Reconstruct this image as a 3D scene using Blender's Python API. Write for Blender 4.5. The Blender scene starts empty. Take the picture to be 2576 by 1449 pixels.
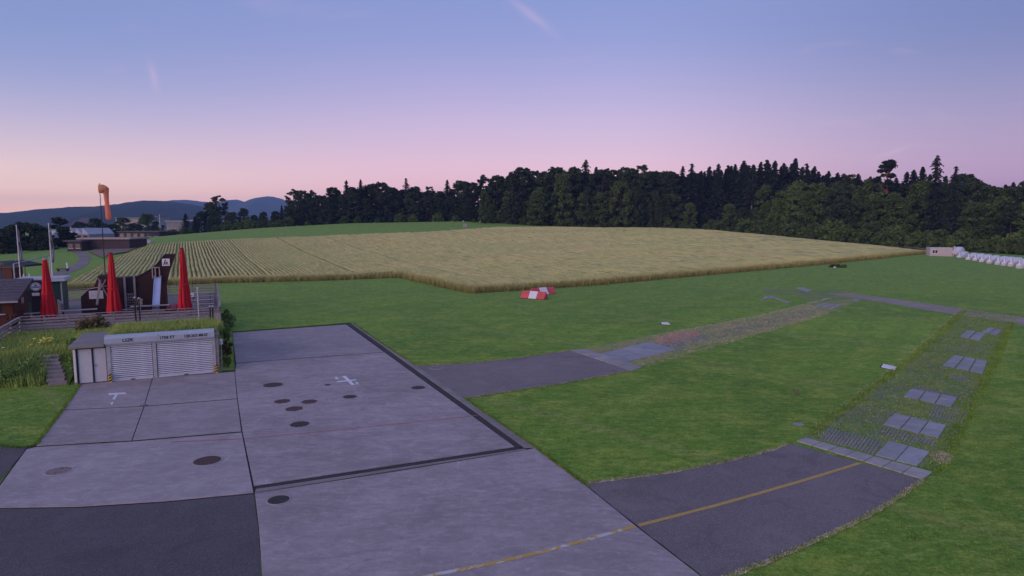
import bpy, bmesh, math, random
import numpy as np
from mathutils import Vector, Matrix

random.seed(7); np.random.seed(7)
S = bpy.context.scene
COL = S.collection
# ------------------------------------------------------------------ camera
FPX = 1600.0; HOR = 164.0; CZ = 9.0
PITCH = math.atan(HOR / FPX)
cam_d = bpy.data.cameras.new('camera'); cam = bpy.data.objects.new('camera', cam_d); COL.objects.link(cam)
cam.location = (0, 0, CZ); cam.rotation_euler = (math.pi / 2 - PITCH, 0, 0)
cam_d.sensor_fit = 'HORIZONTAL'; cam_d.angle = 2 * math.atan(1288.0 / FPX)
cam_d.clip_start = 0.1; cam_d.clip_end = 30000
S.camera = cam
S.cycles.max_bounces = 4; S.cycles.diffuse_bounces = 2; S.cycles.glossy_bounces = 2; S.cycles.transmission_bounces = 2; S.cycles.volume_bounces = 0
S.render.resolution_x = 1024; S.render.resolution_y = 576
# ------------------------------------------------------------------ sky, dawn fill lamp, exposure
SUN_AZ = math.radians(-140); SUN_EL = math.radians(12.0)
world = bpy.data.worlds.new('World'); S.world = world; world.use_nodes = True
wt = world.node_tree; wt.nodes.clear(); wn = wt.nodes; wl = wt.links
def srgb(*c):
    return tuple(((v / 255) / 12.92 if v / 255 <= .04045 else ((v / 255 + .055) / 1.055) ** 2.4) for v in c) + (1,)
w_out = wn.new('ShaderNodeOutputWorld'); w_add = wn.new('ShaderNodeAddShader')
w_tc = wn.new('ShaderNodeTexCoord'); w_sep = wn.new('ShaderNodeSeparateXYZ'); wl.new(w_tc.outputs['Generated'], w_sep.inputs[0])
SKS = .4                                            # ramps hold the sky at this scale so that the bright horizon is not clipped
def sks(*c): return tuple(v * SKS for v in srgb(*c)[:3]) + (1,)
def wramp(stops):
    r = wn.new('ShaderNodeValToRGB'); r.color_ramp.interpolation = 'B_SPLINE'
    e = r.color_ramp.elements
    e[0].position, e[0].color = stops[0][0], sks(*stops[0][1]); e[1].position, e[1].color = stops[-1][0], sks(*stops[-1][1])
    for p, c in stops[1:-1]:
        q = e.new(p); q.color = sks(*c)
    wl.new(w_sep.outputs[2], r.inputs[0]); return r
UP = [(.36, (126, 142, 199)), (.6, (130, 143, 198)), (1, (130, 140, 194))]
SKY_L = [(0, (344, 262, 206)), (.022, (328, 258, 214)), (.05, (284, 240, 216)), (.09, (234, 203, 214)), (.14, (184, 176, 210)), (.19, (148, 156, 204)), (.25, (128, 144, 197))] + UP
SKY_C = [(0, (292, 214, 204)), (.028, (284, 212, 212)), (.065, (262, 203, 216)), (.115, (226, 189, 214)), (.185, (184, 169, 213)), (.265, (141, 148, 204))] + UP
SKY_R = [(0, (206, 150, 184)), (.03, (206, 150, 186)), (.07, (192, 146, 184)), (.115, (170, 140, 178)), (.16, (146, 132, 176)), (.22, (112, 116, 168)), (.29, (104, 114, 170))] + UP
rl = wramp(SKY_L); rc = wramp(SKY_C); rr = wramp(SKY_R)
def wmix(a, b, lo, hi):
    w_ax = wn.new('ShaderNodeMapRange'); w_ax.interpolation_type = 'SMOOTHSTEP'; w_ax.inputs['From Min'].default_value = lo; w_ax.inputs['From Max'].default_value = hi
    wl.new(w_sep.outputs[0], w_ax.inputs['Value']); m = wn.new('ShaderNodeMix'); m.data_type = 'RGBA'; wl.new(w_ax.outputs[0], m.inputs[0]); wl.new(a, m.inputs[6]); wl.new(b, m.inputs[7]); return m
w_mx = wmix(wmix(rl.outputs[0], rc.outputs[0], -.68, -.05).outputs[2], rr.outputs[0], .12, .66)
# thin cirrus wisps, stretched along one direction of the sky
w_map = wn.new('ShaderNodeMapping'); w_map.inputs['Rotation'].default_value = (0, .9, .35); w_map.inputs['Scale'].default_value = (1.2, 5, 9)
wl.new(w_tc.outputs['Generated'], w_map.inputs[0])
w_no = wn.new('ShaderNodeTexNoise'); w_no.inputs['Scale'].default_value = 2.2; w_no.inputs['Detail'].default_value = 6; w_no.inputs['Distortion'].default_value = .8
wl.new(w_map.outputs[0], w_no.inputs['Vector'])
w_cr = wn.new('ShaderNodeMapRange'); w_cr.inputs['From Min'].default_value = .60; w_cr.inputs['From Max'].default_value = .85; w_cr.inputs['To Max'].default_value = .22
wl.new(w_no.outputs['Fac'], w_cr.inputs['Value'])
w_m2 = wn.new('ShaderNodeMix'); w_m2.data_type = 'RGBA'; w_m2.inputs[7].default_value = sks(214, 178, 206)
wl.new(w_cr.outputs[0], w_m2.inputs[0]); wl.new(w_mx.outputs[2], w_m2.inputs[6])
def wdir(px, py):
    v = Vector(((px - 1288) / FPX, math.cos(PITCH) - (py - 724.5) / FPX * math.sin(PITCH), -math.sin(PITCH) - (py - 724.5) / FPX * math.cos(PITCH))); return v.normalized()
def streak(col, A, B, w, amt):                       # one thin cirrus streak along an arc of the sky
    a, b = wdir(*A), wdir(*B); nrm = a.cross(b).normalized(); mid = (a + b).normalized(); half = mid.angle(a); al = nrm.cross(mid)
    def dot(v):
        d = wn.new('ShaderNodeVectorMath'); d.operation = 'DOT_PRODUCT'; wl.new(w_tc.outputs['Generated'], d.inputs[0]); d.inputs[1].default_value = v; return d.outputs['Value']
    def mth(op, x, y=0.0):
        m = wn.new('ShaderNodeMath'); m.operation = op
        for k, q in enumerate((x, y)):
            if isinstance(q, bpy.types.NodeSocket): wl.new(q, m.inputs[k])
            else: m.inputs[k].default_value = q
        return m.outputs[0]
    wob = mth('MULTIPLY', mth('SUBTRACT', w_no.outputs['Fac'], .5), w * 2.5)
    u = mth('DIVIDE', mth('ADD', dot(nrm), wob), w); t_ = mth('DIVIDE', dot(al), half); g = mth('MULTIPLY', mth('POWER', 2.718, mth('MULTIPLY', mth('MULTIPLY', u, u), -1)), mth('POWER', 2.718, mth('MULTIPLY', mth('MULTIPLY', t_, t_), -1.6)))
    frt = mth('GREATER_THAN', dot(mid), .5)
    m = wn.new('ShaderNodeMix'); m.data_type = 'RGBA'; m.inputs[7].default_value = sks(226, 184, 210); wl.new(mth('MULTIPLY', mth('MULTIPLY', g, frt), amt), m.inputs[0]); wl.new(col, m.inputs[6]); return m.outputs[2]
sky_c = streak(w_m2.outputs[2], (1270, -10), (1400, 85), .006, .26); sky_c = streak(sky_c, (378, 150), (396, 235), .0045, .30); sky_c = streak(sky_c, (2200, 400), (2300, 365), .003, .3)
w_bg = wn.new('ShaderNodeBackground'); wl.new(sky_c, w_bg.inputs[0]); w_bg.inputs[1].default_value = 1.0 / SKS
# the glow round the rising sun, behind the camera to the left
w_sky = wn.new('ShaderNodeTexSky'); w_sky.sky_type = 'NISHITA'; w_sky.sun_disc = False
w_sky.sun_elevation = SUN_EL; w_sky.sun_rotation = SUN_AZ; w_sky.altitude = 540; w_sky.dust_density = 2.0
w_bg2 = wn.new('ShaderNodeBackground'); wl.new(w_sky.outputs[0], w_bg2.inputs[0]); w_bg2.inputs[1].default_value = 0.025
wl.new(w_bg.outputs[0], w_add.inputs[0]); wl.new(w_bg2.outputs[0], w_add.inputs[1]); wl.new(w_add.outputs[0], w_out.inputs[0])
dawn_fill_d = bpy.data.lights.new('dawn_fill', 'SUN'); dawn_fill = bpy.data.objects.new('dawn_fill', dawn_fill_d); COL.objects.link(dawn_fill)
dawn_fill_d.energy = 1.65; dawn_fill_d.angle = math.radians(45); dawn_fill_d.color = (1, .70, .74)  # wide lamp added as soft fill for the dawn glow before sunrise
sdir = Vector((math.sin(SUN_AZ) * math.cos(SUN_EL), math.cos(SUN_AZ) * math.cos(SUN_EL), math.sin(SUN_EL)))
dawn_fill.rotation_euler = sdir.to_track_quat('Z', 'Y').to_euler(); dawn_fill.location = (-60, -60, 60)
vs = S.view_settings; vs.view_transform = 'Standard'; vs.look = 'None'; vs.exposure = 0.0; vs.gamma = 1.0; vs.use_curve_mapping = False

# ------------------------------------------------------------------ geometry of the place
cP, sP = math.cos(PITCH), math.sin(PITCH)
RZ = math.radians(25.36); VX, VY = math.cos(RZ), math.sin(RZ); UX, UY = -VY, VX      # axes of the apron and the terrace
def ray(px, py):
    a = (px - 1288) / FPX; b = -(py - 724.5) / FPX
    return a, cP + b * sP, -sP + b * cP
def gp(px, py, z=0.0):
    d = ray(px, py); t = (z - CZ) / d[2]; return d[0] * t, d[1] * t
def onb(px, py, b):
    d = ray(px, py); t = b / (d[0] * UX + d[1] * UY)
    return (d[0] * t) * VX + (d[1] * t) * VY, CZ + d[2] * t
def zp(px, py, D):
    d = ray(px, py); t = D / d[1]; return d[0] * t, D, CZ + d[2] * t
def proj(x, y, z):
    zz = z - CZ; f = y * cP - zz * sP; u = y * sP + zz * cP
    return 1288 + FPX * x / f, 724.5 - FPX * u / f
def ab2(a, b): return a * VX + b * UX, a * VY + b * UY
def AB(a, b, z=0.0):
    x, y = ab2(a, b); return x, y, z
def toab(x, y): return x * VX + y * VY, x * UX + y * UY
HX = [-9000, -260, -160, -130, -100, -66, -21, 0, 26, 75, 105, 125, 150, 9000]
HA = [0, 0, 1.8, 4.6, 7.0, 8.8, 9.6, 8.6, 7.4, 6.4, 3.6, 1.8, 0, 0]
def sst(t):
    t = np.clip(t, 0, 1); return t * t * (3 - 2 * t)
def hgt(x, y):
    x = np.asarray(x, float); y = np.asarray(y, float)
    A = np.interp(x, HX, HA)
    g = np.clip((y - 86) / 170, 0, 1); g = g * (.35 + .65 * sst(g)) * 1.0
    fall = 1 - sst((y - 380) / 300)
    return A * g * fall
def H(x, y): return float(hgt(x, y))
def tp(px, py, lift=0.0, far=330):
    d = ray(px, py); y = 20.0; last = None
    while y < far:
        t = y / d[1]; x = d[0] * t; z = CZ + d[2] * t
        if z <= H(x, y) + lift:
            return x, y, H(x, y)
        y += .25
    t = far / d[1]; return d[0] * t, far, H(d[0] * t, far)

# ------------------------------------------------------------------ scene helpers
def tag(o, label=None, cat=None, group=None, kind=None):
    if label: o['label'] = label
    if cat: o['category'] = cat
    if group: o['group'] = group
    if kind: o['kind'] = kind
    return o
def empty(name, loc=(0, 0, 0), rz=0.0):
    o = bpy.data.objects.new(name, None); COL.objects.link(o); o.location = loc; o.rotation_euler = (0, 0, rz); o.empty_display_size = .2
    return o
def thing(name, label, cat, loc=(0, 0, 0), rz=0.0, group=None):
    return tag(empty(name, loc, rz), label, cat, group)
class MB:
    def __init__(s): s.v = []; s.f = []
    def add(s, vs, fs):
        n = len(s.v); s.v += [tuple(p) for p in vs]; s.f += [tuple(i + n for i in f) for f in fs]; return s
    def box(s, c, d, rz=0.0):
        x, y, z = d[0] / 2, d[1] / 2, d[2] / 2; cr, sr = math.cos(rz), math.sin(rz)
        vs = []
        for k in (-z, z):
            for i, j in ((-x, -y), (x, -y), (x, y), (-x, y)):
                vs.append((c[0] + i * cr - j * sr, c[1] + i * sr + j * cr, c[2] + k))
        return s.add(vs, [(3, 2, 1, 0), (4, 5, 6, 7), (0, 1, 5, 4), (1, 2, 6, 5), (2, 3, 7, 6), (3, 0, 4, 7)])
    def bar(s, p0, p1, w, h):
        p0 = Vector(p0); p1 = Vector(p1); d = (p1 - p0).normalized()
        up = Vector((0, 0, 1)) if abs(d.z) < .95 else Vector((0, 1, 0))
        r = d.cross(up).normalized() * w / 2; u = r.normalized().cross(d) * h / 2
        vs = [p + q for p in (p0, p1) for q in (-r - u, r - u, r + u, -r + u)]
        return s.add(vs, [(3, 2, 1, 0), (4, 5, 6, 7), (0, 1, 5, 4), (1, 2, 6, 5), (2, 3, 7, 6), (3, 0, 4, 7)])
    def tube(s, pts, rad, n=8, caps=True):
        pts = [Vector(p) for p in pts]; rings = []
        if not hasattr(rad, '__len__'): rad = [rad] * len(pts)
        vs = []
        for i, p in enumerate(pts):
            d = (pts[min(i + 1, len(pts) - 1)] - pts[max(i - 1, 0)]).normalized()
            up = Vector((0, 0, 1)) if abs(d.z) < .9 else Vector((1, 0, 0))
            r = d.cross(up).normalized(); u = r.cross(d)
            vs += [p + (r * math.cos(2 * math.pi * k / n) + u * math.sin(2 * math.pi * k / n)) * rad[i] for k in range(n)]
        fs = [(i * n + k, i * n + (k + 1) % n, (i + 1) * n + (k + 1) % n, (i + 1) * n + k) for i in range(len(pts) - 1) for k in range(n)]
        if caps: fs += [tuple(range(n - 1, -1, -1)), tuple((len(pts) - 1) * n + k for k in range(n))]
        return s.add(vs, fs)
    def lathe(s, prof, n=20, c=(0, 0, 0), mod=None, caps=True):
        vs = []
        for (r, z) in prof:
            for k in range(n):
                t = 2 * math.pi * k / n; q = r * (mod(t, z) if mod else 1)
                vs.append((c[0] + q * math.cos(t), c[1] + q * math.sin(t), c[2] + z))
        fs = [(i * n + k, i * n + (k + 1) % n, (i + 1) * n + (k + 1) % n, (i + 1) * n + k) for i in range(len(prof) - 1) for k in range(n)]
        if caps: fs += [tuple(range(n - 1, -1, -1)), tuple((len(prof) - 1) * n + k for k in range(n))]
        return s.add(vs, fs)
    def prism(s, pts, z0, z1):
        n = len(pts)
        ar = sum(pts[i][0] * pts[(i + 1) % n][1] - pts[(i + 1) % n][0] * pts[i][1] for i in range(n))
        if ar < 0: pts = pts[::-1]
        vs = [(p[0], p[1], z0) for p in pts] + [(p[0], p[1], z1) for p in pts]
        return s.add(vs, [tuple(range(n - 1, -1, -1)), tuple(range(n, 2 * n))] + [(i, (i + 1) % n, n + (i + 1) % n, n + i) for i in range(n)])
    def wall(s, pts, y0, y1):                         # outline in x,z extruded along y
        n = len(pts)
        vs = [(p[0], y0, p[1]) for p in pts] + [(p[0], y1, p[1]) for p in pts]
        return s.add(vs, [tuple(range(n)), tuple(range(2 * n - 1, n - 1, -1))] + [((i + 1) % n, i, n + i, n + (i + 1) % n) for i in range(n)])
    def sheet(s, pts, z):
        return s.add([(p[0], p[1], z) for p in pts], [tuple(range(len(pts)))])
    def mesh(s, name, mat, smooth=False):
        m = bpy.data.meshes.new(name); m.from_pydata(s.v, [], s.f); m.validate(); m.update()
        bm = bmesh.new(); bm.from_mesh(m); bmesh.ops.recalc_face_normals(bm, faces=bm.faces); bm.to_mesh(m); bm.free()
        if mat: m.materials.append(mat)
        if smooth: m.polygons.foreach_set('use_smooth', [True] * len(m.polygons))
        return m
    def build(s, name, mat, parent=None, smooth=False, bevel=0.0):
        o = bpy.data.objects.new(name, s.mesh(name, mat, smooth)); COL.objects.link(o)
        if parent: o.parent = parent
        if bevel:
            b = o.modifiers.new('bevel', 'BEVEL'); b.width = bevel; b.segments = 2; b.limit_method = 'ANGLE'
        return o
def npmesh(name, verts, faces, mat):
    verts = np.asarray(verts, np.float32); faces = np.asarray(faces, np.int32); k = faces.shape[1]
    m = bpy.data.meshes.new(name); m.vertices.add(len(verts)); m.vertices.foreach_set('co', verts.ravel())
    m.loops.add(faces.size); m.loops.foreach_set('vertex_index', faces.ravel())
    m.polygons.add(len(faces)); m.polygons.foreach_set('loop_start', np.arange(0, faces.size, k, dtype=np.int32))
    m.polygons.foreach_set('loop_total', np.full(len(faces), k, np.int32)); m.update(calc_edges=True)
    if mat: m.materials.append(mat)
    return m
def link(name, mesh, parent=None, loc=None):
    o = bpy.data.objects.new(name, mesh); COL.objects.link(o)
    if parent: o.parent = parent
    if loc is not None: o.location = loc
    return o
def copy_tree(o, parent=None):
    c = o.copy(); COL.objects.link(c)
    if parent: c.parent = parent
    for ch in list(o.children): copy_tree(ch, c)
    return c
def inpoly(px, py, poly):
    ins = np.zeros(px.shape, bool); n = len(poly)
    for i in range(n):
        x0, y0 = poly[i][:2]; x1, y1 = poly[(i + 1) % n][:2]
        if y0 == y1: continue
        c = ((y0 > py) != (y1 > py)) & (px < (x1 - x0) * (py - y0) / (y1 - y0) + x0)
        ins ^= c
    return ins

# ------------------------------------------------------------------ materials
class NT:
    def __init__(s, name):
        s.m = bpy.data.materials.new(name); s.m.use_nodes = True; s.t = s.m.node_tree; s.n = s.t.nodes; s.l = s.t.links
        s.b = s.n['Principled BSDF']
    def put(s, sock, v):
        if isinstance(v, bpy.types.NodeSocket): s.l.new(v, sock)
        elif isinstance(v, tuple) and len(v) == 3 and sock.type == 'RGBA': sock.default_value = v + (1,)
        else: sock.default_value = v
    def pos(s): return s.n.new('ShaderNodeNewGeometry').outputs['Position']
    def obj(s): return s.n.new('ShaderNodeTexCoord').outputs['Object']
    def rnd(s): return s.n.new('ShaderNodeObjectInfo').outputs['Random']
    def vmul(s, v, k):
        n = s.n.new('ShaderNodeMapping'); s.l.new(v, n.inputs[0])
        if len(k) > 3: n.inputs['Rotation'].default_value = (0, 0, k[3])
        n.inputs['Scale'].default_value = k[:3]; return n.outputs[0]
    def noise(s, v, sc, det=4, rough=.55, dist=0.0):
        n = s.n.new('ShaderNodeTexNoise'); s.l.new(v, n.inputs['Vector']); n.inputs['Scale'].default_value = sc
        n.inputs['Detail'].default_value = det; n.inputs['Roughness'].default_value = rough; n.inputs['Distortion'].default_value = dist
        return n.outputs['Fac']
    def vor(s, v, sc, feat='F1', out='Distance'):
        n = s.n.new('ShaderNodeTexVoronoi'); n.feature = feat; s.l.new(v, n.inputs['Vector']); n.inputs['Scale'].default_value = sc
        return n.outputs[out]
    def rng(s, v, a, b, c=0.0, d=1.0):
        n = s.n.new('ShaderNodeMapRange'); s.l.new(v, n.inputs['Value'])
        for k, x in zip(('From Min', 'From Max', 'To Min', 'To Max'), (a, b, c, d)): n.inputs[k].default_value = x
        return n.outputs[0]
    def mix(s, f, a, b, mode='MIX'):
        n = s.n.new('ShaderNodeMix'); n.data_type = 'RGBA'; n.blend_type = mode
        s.put(n.inputs[0], f); s.put(n.inputs[6], a); s.put(n.inputs[7], b); return n.outputs[2]
    def math(s, op, a, b=0.0):
        n = s.n.new('ShaderNodeMath'); n.operation = op; s.put(n.inputs[0], a); s.put(n.inputs[1], b); return n.outputs[0]
    def xyz(s, v):
        n = s.n.new('ShaderNodeSeparateXYZ'); s.l.new(v, n.inputs[0]); return n.outputs
    def bump(s, h, st, di=.02):
        n = s.n.new('ShaderNodeBump'); n.inputs['Strength'].default_value = st; n.inputs['Distance'].default_value = di
        s.l.new(h, n.inputs['Height']); s.l.new(n.outputs[0], s.b.inputs['Normal'])
    def done(s, col, rough=.85, metal=0.0, spec=.3):
        s.put(s.b.inputs['Base Color'], col); s.put(s.b.inputs['Roughness'], rough); s.b.inputs['Metallic'].default_value = metal
        s.b.inputs['Specular IOR Level'].default_value = spec; return s.m
def plain(name, col, rough=.7, metal=0.0, var=.25, sc=6.0, spec=.3, bump=0.0, stretch=(1, 1, 1)):
    t = NT(name); v = t.vmul(t.obj(), stretch); f = t.noise(v, sc, 5, .6)
    c = t.mix(t.rng(f, .3, .7), tuple(x * (1 - var) for x in col), tuple(min(1, x * (1 + var)) for x in col))
    c = t.mix(t.rng(t.rnd(), 0, 1, 0, .35), c, tuple(x * .72 for x in col))
    if bump: t.bump(f, bump)
    return t.done(c, rough, metal, spec)

def concrete(name, base, marks=1.0):
    t = NT(name); p = t.pos(); pr = t.vmul(p, (1, 1, 1, -RZ))
    big = t.noise(p, .20, 5, .62, .8); mid = t.noise(t.vmul(p, (.55, 1, 1, -RZ)), 1.3, 6, .68, .5); mot = t.noise(t.vmul(p, (.5, 1, 1, -RZ)), 5.0, 5, .72, .6); fine = t.noise(p, 20, 3, .7)
    scr = t.noise(t.vmul(p, (1, .14, 1, .9)), 2.4, 7, .74, 1.8); spots = t.vor(p, .75)
    k = lambda f: tuple(x * f for x in base)
    c = t.mix(t.rng(big, .32, .68), k(.72), k(1.14))
    c = t.mix(t.rng(mid, .52, .32, 0, .55), c, k(.60)); c = t.mix(t.rng(mid, .52, .72, 0, .45), c, k(1.42))
    c = t.mix(t.rng(mot, .50, .32, 0, .48), c, k(.56)); c = t.mix(t.rng(mot, .54, .72, 0, .52 * min(1.0, marks)), c, k(1.6)); mo2 = t.noise(t.vmul(p, (.30, 1, 1, -RZ)), 2.6, 6, .75, 1.0); c = t.mix(t.rng(mo2, .56, .70, 0, .40 * marks), c, k(1.5)); c = t.mix(t.rng(mo2, .45, .33, 0, .32), c, k(.66))
    c = t.mix(t.rng(scr, .60, .72, 0, .50 * marks), c, k(1.6))
    c = t.mix(t.rng(spots, .10, .04, 0, .35), c, k(.5))
    wv = t.n.new('ShaderNodeVectorMath'); wv.operation = 'ADD'; t.l.new(p, wv.inputs[0]); dn = t.n.new('ShaderNodeTexNoise'); dn.inputs['Scale'].default_value = .7; t.l.new(p, dn.inputs['Vector']); t.l.new(dn.outputs['Color'], wv.inputs[1])
    ck = t.vor(wv.outputs[0], .16, 'DISTANCE_TO_EDGE'); cm = t.math('MULTIPLY', t.rng(ck, .006, .0015), t.rng(big, .50, .58)); c = t.mix(t.math('MULTIPLY', cm, .22), c, k(.30))
    st = t.noise(p, .5, 3, .5, 1.2); c = t.mix(t.rng(st, .62, .70, 0, .35), c, k(.55))
    c = t.mix(t.rng(fine, .36, .62, .30, 0), c, k(.55))
    c = t.mix(t.rng(t.rnd(), 0, 1, 0, .38), c, k(.70))
    t.bump(t.math('ADD', t.math('MULTIPLY', fine, .6), mot), .35, .012)
    return t.done(c, .9, 0, .2)
def asphalt(name, base):
    t = NT(name); p = t.pos()
    big = t.noise(p, .12, 4, .6, .5); mid = t.noise(p, 1.1, 5, .6); sp = t.noise(p, 26, 3, .8); vo = t.vor(p, 34)
    c = t.mix(t.rng(big, .32, .68), tuple(x * .84 for x in base), tuple(x * 1.16 for x in base))
    c = t.mix(t.rng(mid, .4, .7, 0, .3), c, tuple(x * .75 for x in base))
    c = t.mix(t.rng(sp, .5, .72, 0, .75), c, tuple(x * 1.9 for x in base))
    c = t.mix(t.rng(sp, .5, .3, 0, .6), c, tuple(x * .45 for x in base))
    pa = t.noise(p, .35, 5, .65, 1.5); c = t.mix(t.rng(pa, .56, .62, 0, .35), c, tuple(x * 1.35 for x in base)); c = t.mix(t.rng(pa, .42, .36, 0, .35), c, tuple(x * .62 for x in base))
    t.bump(vo, .6, .012)
    return t.done(c, .9, 0, .25)
GR_D = (.110, .245, .024); GR_M = (.200, .370, .034); GR_Y = (.350, .420, .060); GR_B = (.195, .320, .068)
def grass_mat(name):
    t = NT(name); p = t.pos(); X, Y, Z = t.xyz(p)
    big = t.noise(p, .055, 4, .6, .8); mid = t.noise(p, .38, 7, .70, .5); m2 = t.noise(t.vmul(p, (.6, 1, 1, .2)), 3.4, 6, .78); fin = t.noise(p, 9, 5, .75); tuft = t.noise(p, 24, 4, .8)
    strp = t.noise(t.vmul(p, (.03, 1, 1, RZ)), .9, 2, .5); dry = t.noise(p, .9, 6, .75, 1.0)
    c = t.mix(t.rng(big, .40, .60), GR_D, GR_M)
    c = t.mix(t.rng(mid, .46, .64, 0, .85), c, GR_Y)
    c = t.mix(t.rng(strp, .50, .58, 0, .30), c, GR_D)
    mw = t.n.new('ShaderNodeTexWave'); mw.inputs['Scale'].default_value = .115; mw.inputs['Distortion'].default_value = 1.2; mw.inputs['Detail'].default_value = 2; mw.inputs['Detail Scale'].default_value = .4; t.l.new(t.vmul(p, (1, 1, 1, .62)), mw.inputs['Vector']); c = t.mix(t.rng(mw.outputs['Fac'], .35, .65, 0, .24), c, GR_D)
    tk = t.n.new('ShaderNodeTexWave'); tk.inputs['Scale'].default_value = .021; tk.inputs['Distortion'].default_value = 3.0; tk.inputs['Detail Scale'].default_value = .12; t.l.new(t.vmul(p, (1, 1, 1, -.85)), tk.inputs['Vector']); c = t.mix(t.rng(tk.outputs['Fac'], .985, .998, 0, .45), c, (.30, .33, .09))
    far = t.rng(Y, 50, 120)
    c = t.mix(far, c, t.mix(t.rng(mid, .4, .65, 0, .9), GR_B, GR_M))
    c = t.mix(t.rng(dry, .60, .72, 0, .55), c, (.44, .37, .13))
    c = t.mix(t.rng(m2, .50, .34, 0, .80), c, (.055, .125, .016)); c = t.mix(t.rng(m2, .52, .68, 0, .70), c, (.42, .50, .12)); m3 = t.noise(t.vmul(p, (.45, 1, 1, -.15)), 1.5, 5, .7, .4); c = t.mix(t.rng(m3, .48, .34, 0, .5), c, (.075, .165, .02)); c = t.mix(t.rng(m3, .55, .70, 0, .45), c, (.42, .44, .10))
    c = t.mix(t.rng(fin, .50, .28, 0, .75), c, (.040, .090, .012)); c = t.mix(t.rng(fin, .54, .74, 0, .6), c, (.42, .50, .14))
    c = t.mix(t.rng(tuft, .52, .72, 0, .5), c, (.44, .52, .16))
    t.bump(t.math('ADD', tuft, t.math('MULTIPLY', fin, 1.2)), .5, .05)
    return t.done(c, .9, 0, .15)
MAT = {}
MAT['grass'] = grass_mat('grass')
MAT['conc'] = concrete('concrete', (.398, .340, .334)); MAT['conc2'] = concrete('concrete_worn', (.43, .375, .37), 1.25)
MAT['kerbconc'] = concrete('kerb_concrete', (.30, .275, .26), .6)
MAT['asph'] = asphalt('asphalt', (.185, .158, .155)); MAT['asph2'] = asphalt('asphalt_dark', (.108, .094, .098)); MAT['asph3'] = asphalt('asphalt_light', (.215, .180, .172))
MAT['stone'] = concrete('stone_slab', (.40, .375, .36), .5); MAT['plate'] = concrete('paver_plate', (.36, .36, .37), .5)
MAT['brickgrey'] = concrete('brick_grey', (.30, .285, .285), .6)
MAT['joint'] = plain('joint_filler', (.040, .036, .042), .95)
MAT['grate'] = plain('drain_grate', (.075, .066, .072), .6, .2)
MAT['iron'] = plain('cast_iron', (.055, .045, .042), .75, .2, .4, 14, .3, .5)
MAT['ironred'] = plain('rusty_iron', (.105, .064, .058), .85, 0, .4, 14, .2, .5)
MAT['ironpale'] = plain('worn_cover', (.24, .18, .17), .85, 0, .3, 14, .2, .4)
MAT['white'] = plain('white_paint', (.75, .75, .75), .5, 0, .08, 5)
MAT['whitepl'] = plain('white_gelcoat', (.72, .70, .72), .35, 0, .06, 3, .4)
MAT['cont'] = plain('container_paint', (.52, .45, .44), .55, 0, .1, 2)
MAT['steel'] = plain('galvanised_steel', (.42, .44, .47), .5, .4, .2, 4)
MAT['shutter'] = plain('shutter_aluminium', (.68, .73, .82), .45, .15, .12, 3)
MAT['fascia'] = plain('fascia_aluminium', (.42, .48, .55), .45, .2, .1, 3)
MAT['doorpl'] = plain('white_door', (.52, .54, .58), .5, 0, .08, 2)
MAT['dark'] = plain('dark_frame', (.018, .020, .034), .6)
MAT['blackp'] = plain('black_paint', (.012, .012, .014), .5)
MAT['red'] = plain('red_fabric', (.58, .022, .030), .75, 0, .22, 3, .2, .3, (3, 3, .4))
MAT['redp'] = plain('red_paint', (.62, .10, .11), .6, 0, .2, 2)
def cloth(name, col):
    m = plain(name, col, .8, 0, .15, 1.5, .1); n = m.node_tree; tr = n.nodes.new('ShaderNodeBsdfTranslucent'); tr.inputs[0].default_value = col + (1,); mx = n.nodes.new('ShaderNodeMixShader'); mx.inputs[0].default_value = .5; o = [q for q in n.nodes if q.type == 'OUTPUT_MATERIAL'][0]
    n.links.new(n.nodes['Principled BSDF'].outputs[0], mx.inputs[1]); n.links.new(tr.outputs[0], mx.inputs[2]); n.links.new(mx.outputs[0], o.inputs[0]); return m
MAT['orange'] = cloth('windsock_cloth', (1.0, .40, .26))
MAT['orangepale'] = cloth('windsock_mouth', (.98, .52, .30))
MAT['yellow'] = plain('yellow_paint', (.72, .50, .04), .6, 0, .2, 8)
MAT['blue'] = plain('blue_plastic', (.06, .12, .30), .5)
MAT['greenk'] = plain('dark_green_paint', (.018, .060, .052), .5)
MAT['slide'] = plain('slide_steel', (.50, .56, .72), .3, .4, .08, 2)
MAT['roofs'] = plain('roof_slate', (.10, .085, .095), .8, 0, .3, 3)
MAT['glass'] = plain('window_glass', (.04, .05, .06), .15, 0, .1, 2, .6)
MAT['bwall'] = plain('pale_render', (.27, .265, .31), .8, 0, .12, .4)
MAT['bwall2'] = plain('grey_cladding', (.22, .22, .26), .8, 0, .15, .4)
MAT['tarp'] = plain('white_tarp', (.42, .42, .47), .6, 0, .2, 1.2)
MAT['soil'] = plain('bare_soil', (.22, .16, .12), .95, 0, .35, 1.5)
MAT['bird'] = plain('bird_feathers', (.16, .10, .075), .8, 0, .4, 20)
MAT['petal_w'] = plain('white_petals', (.75, .74, .60), .7, 0, .1, 3)
MAT['petal_y'] = plain('yellow_petals', (.85, .72, .09), .7, 0, .15, 3)
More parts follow.
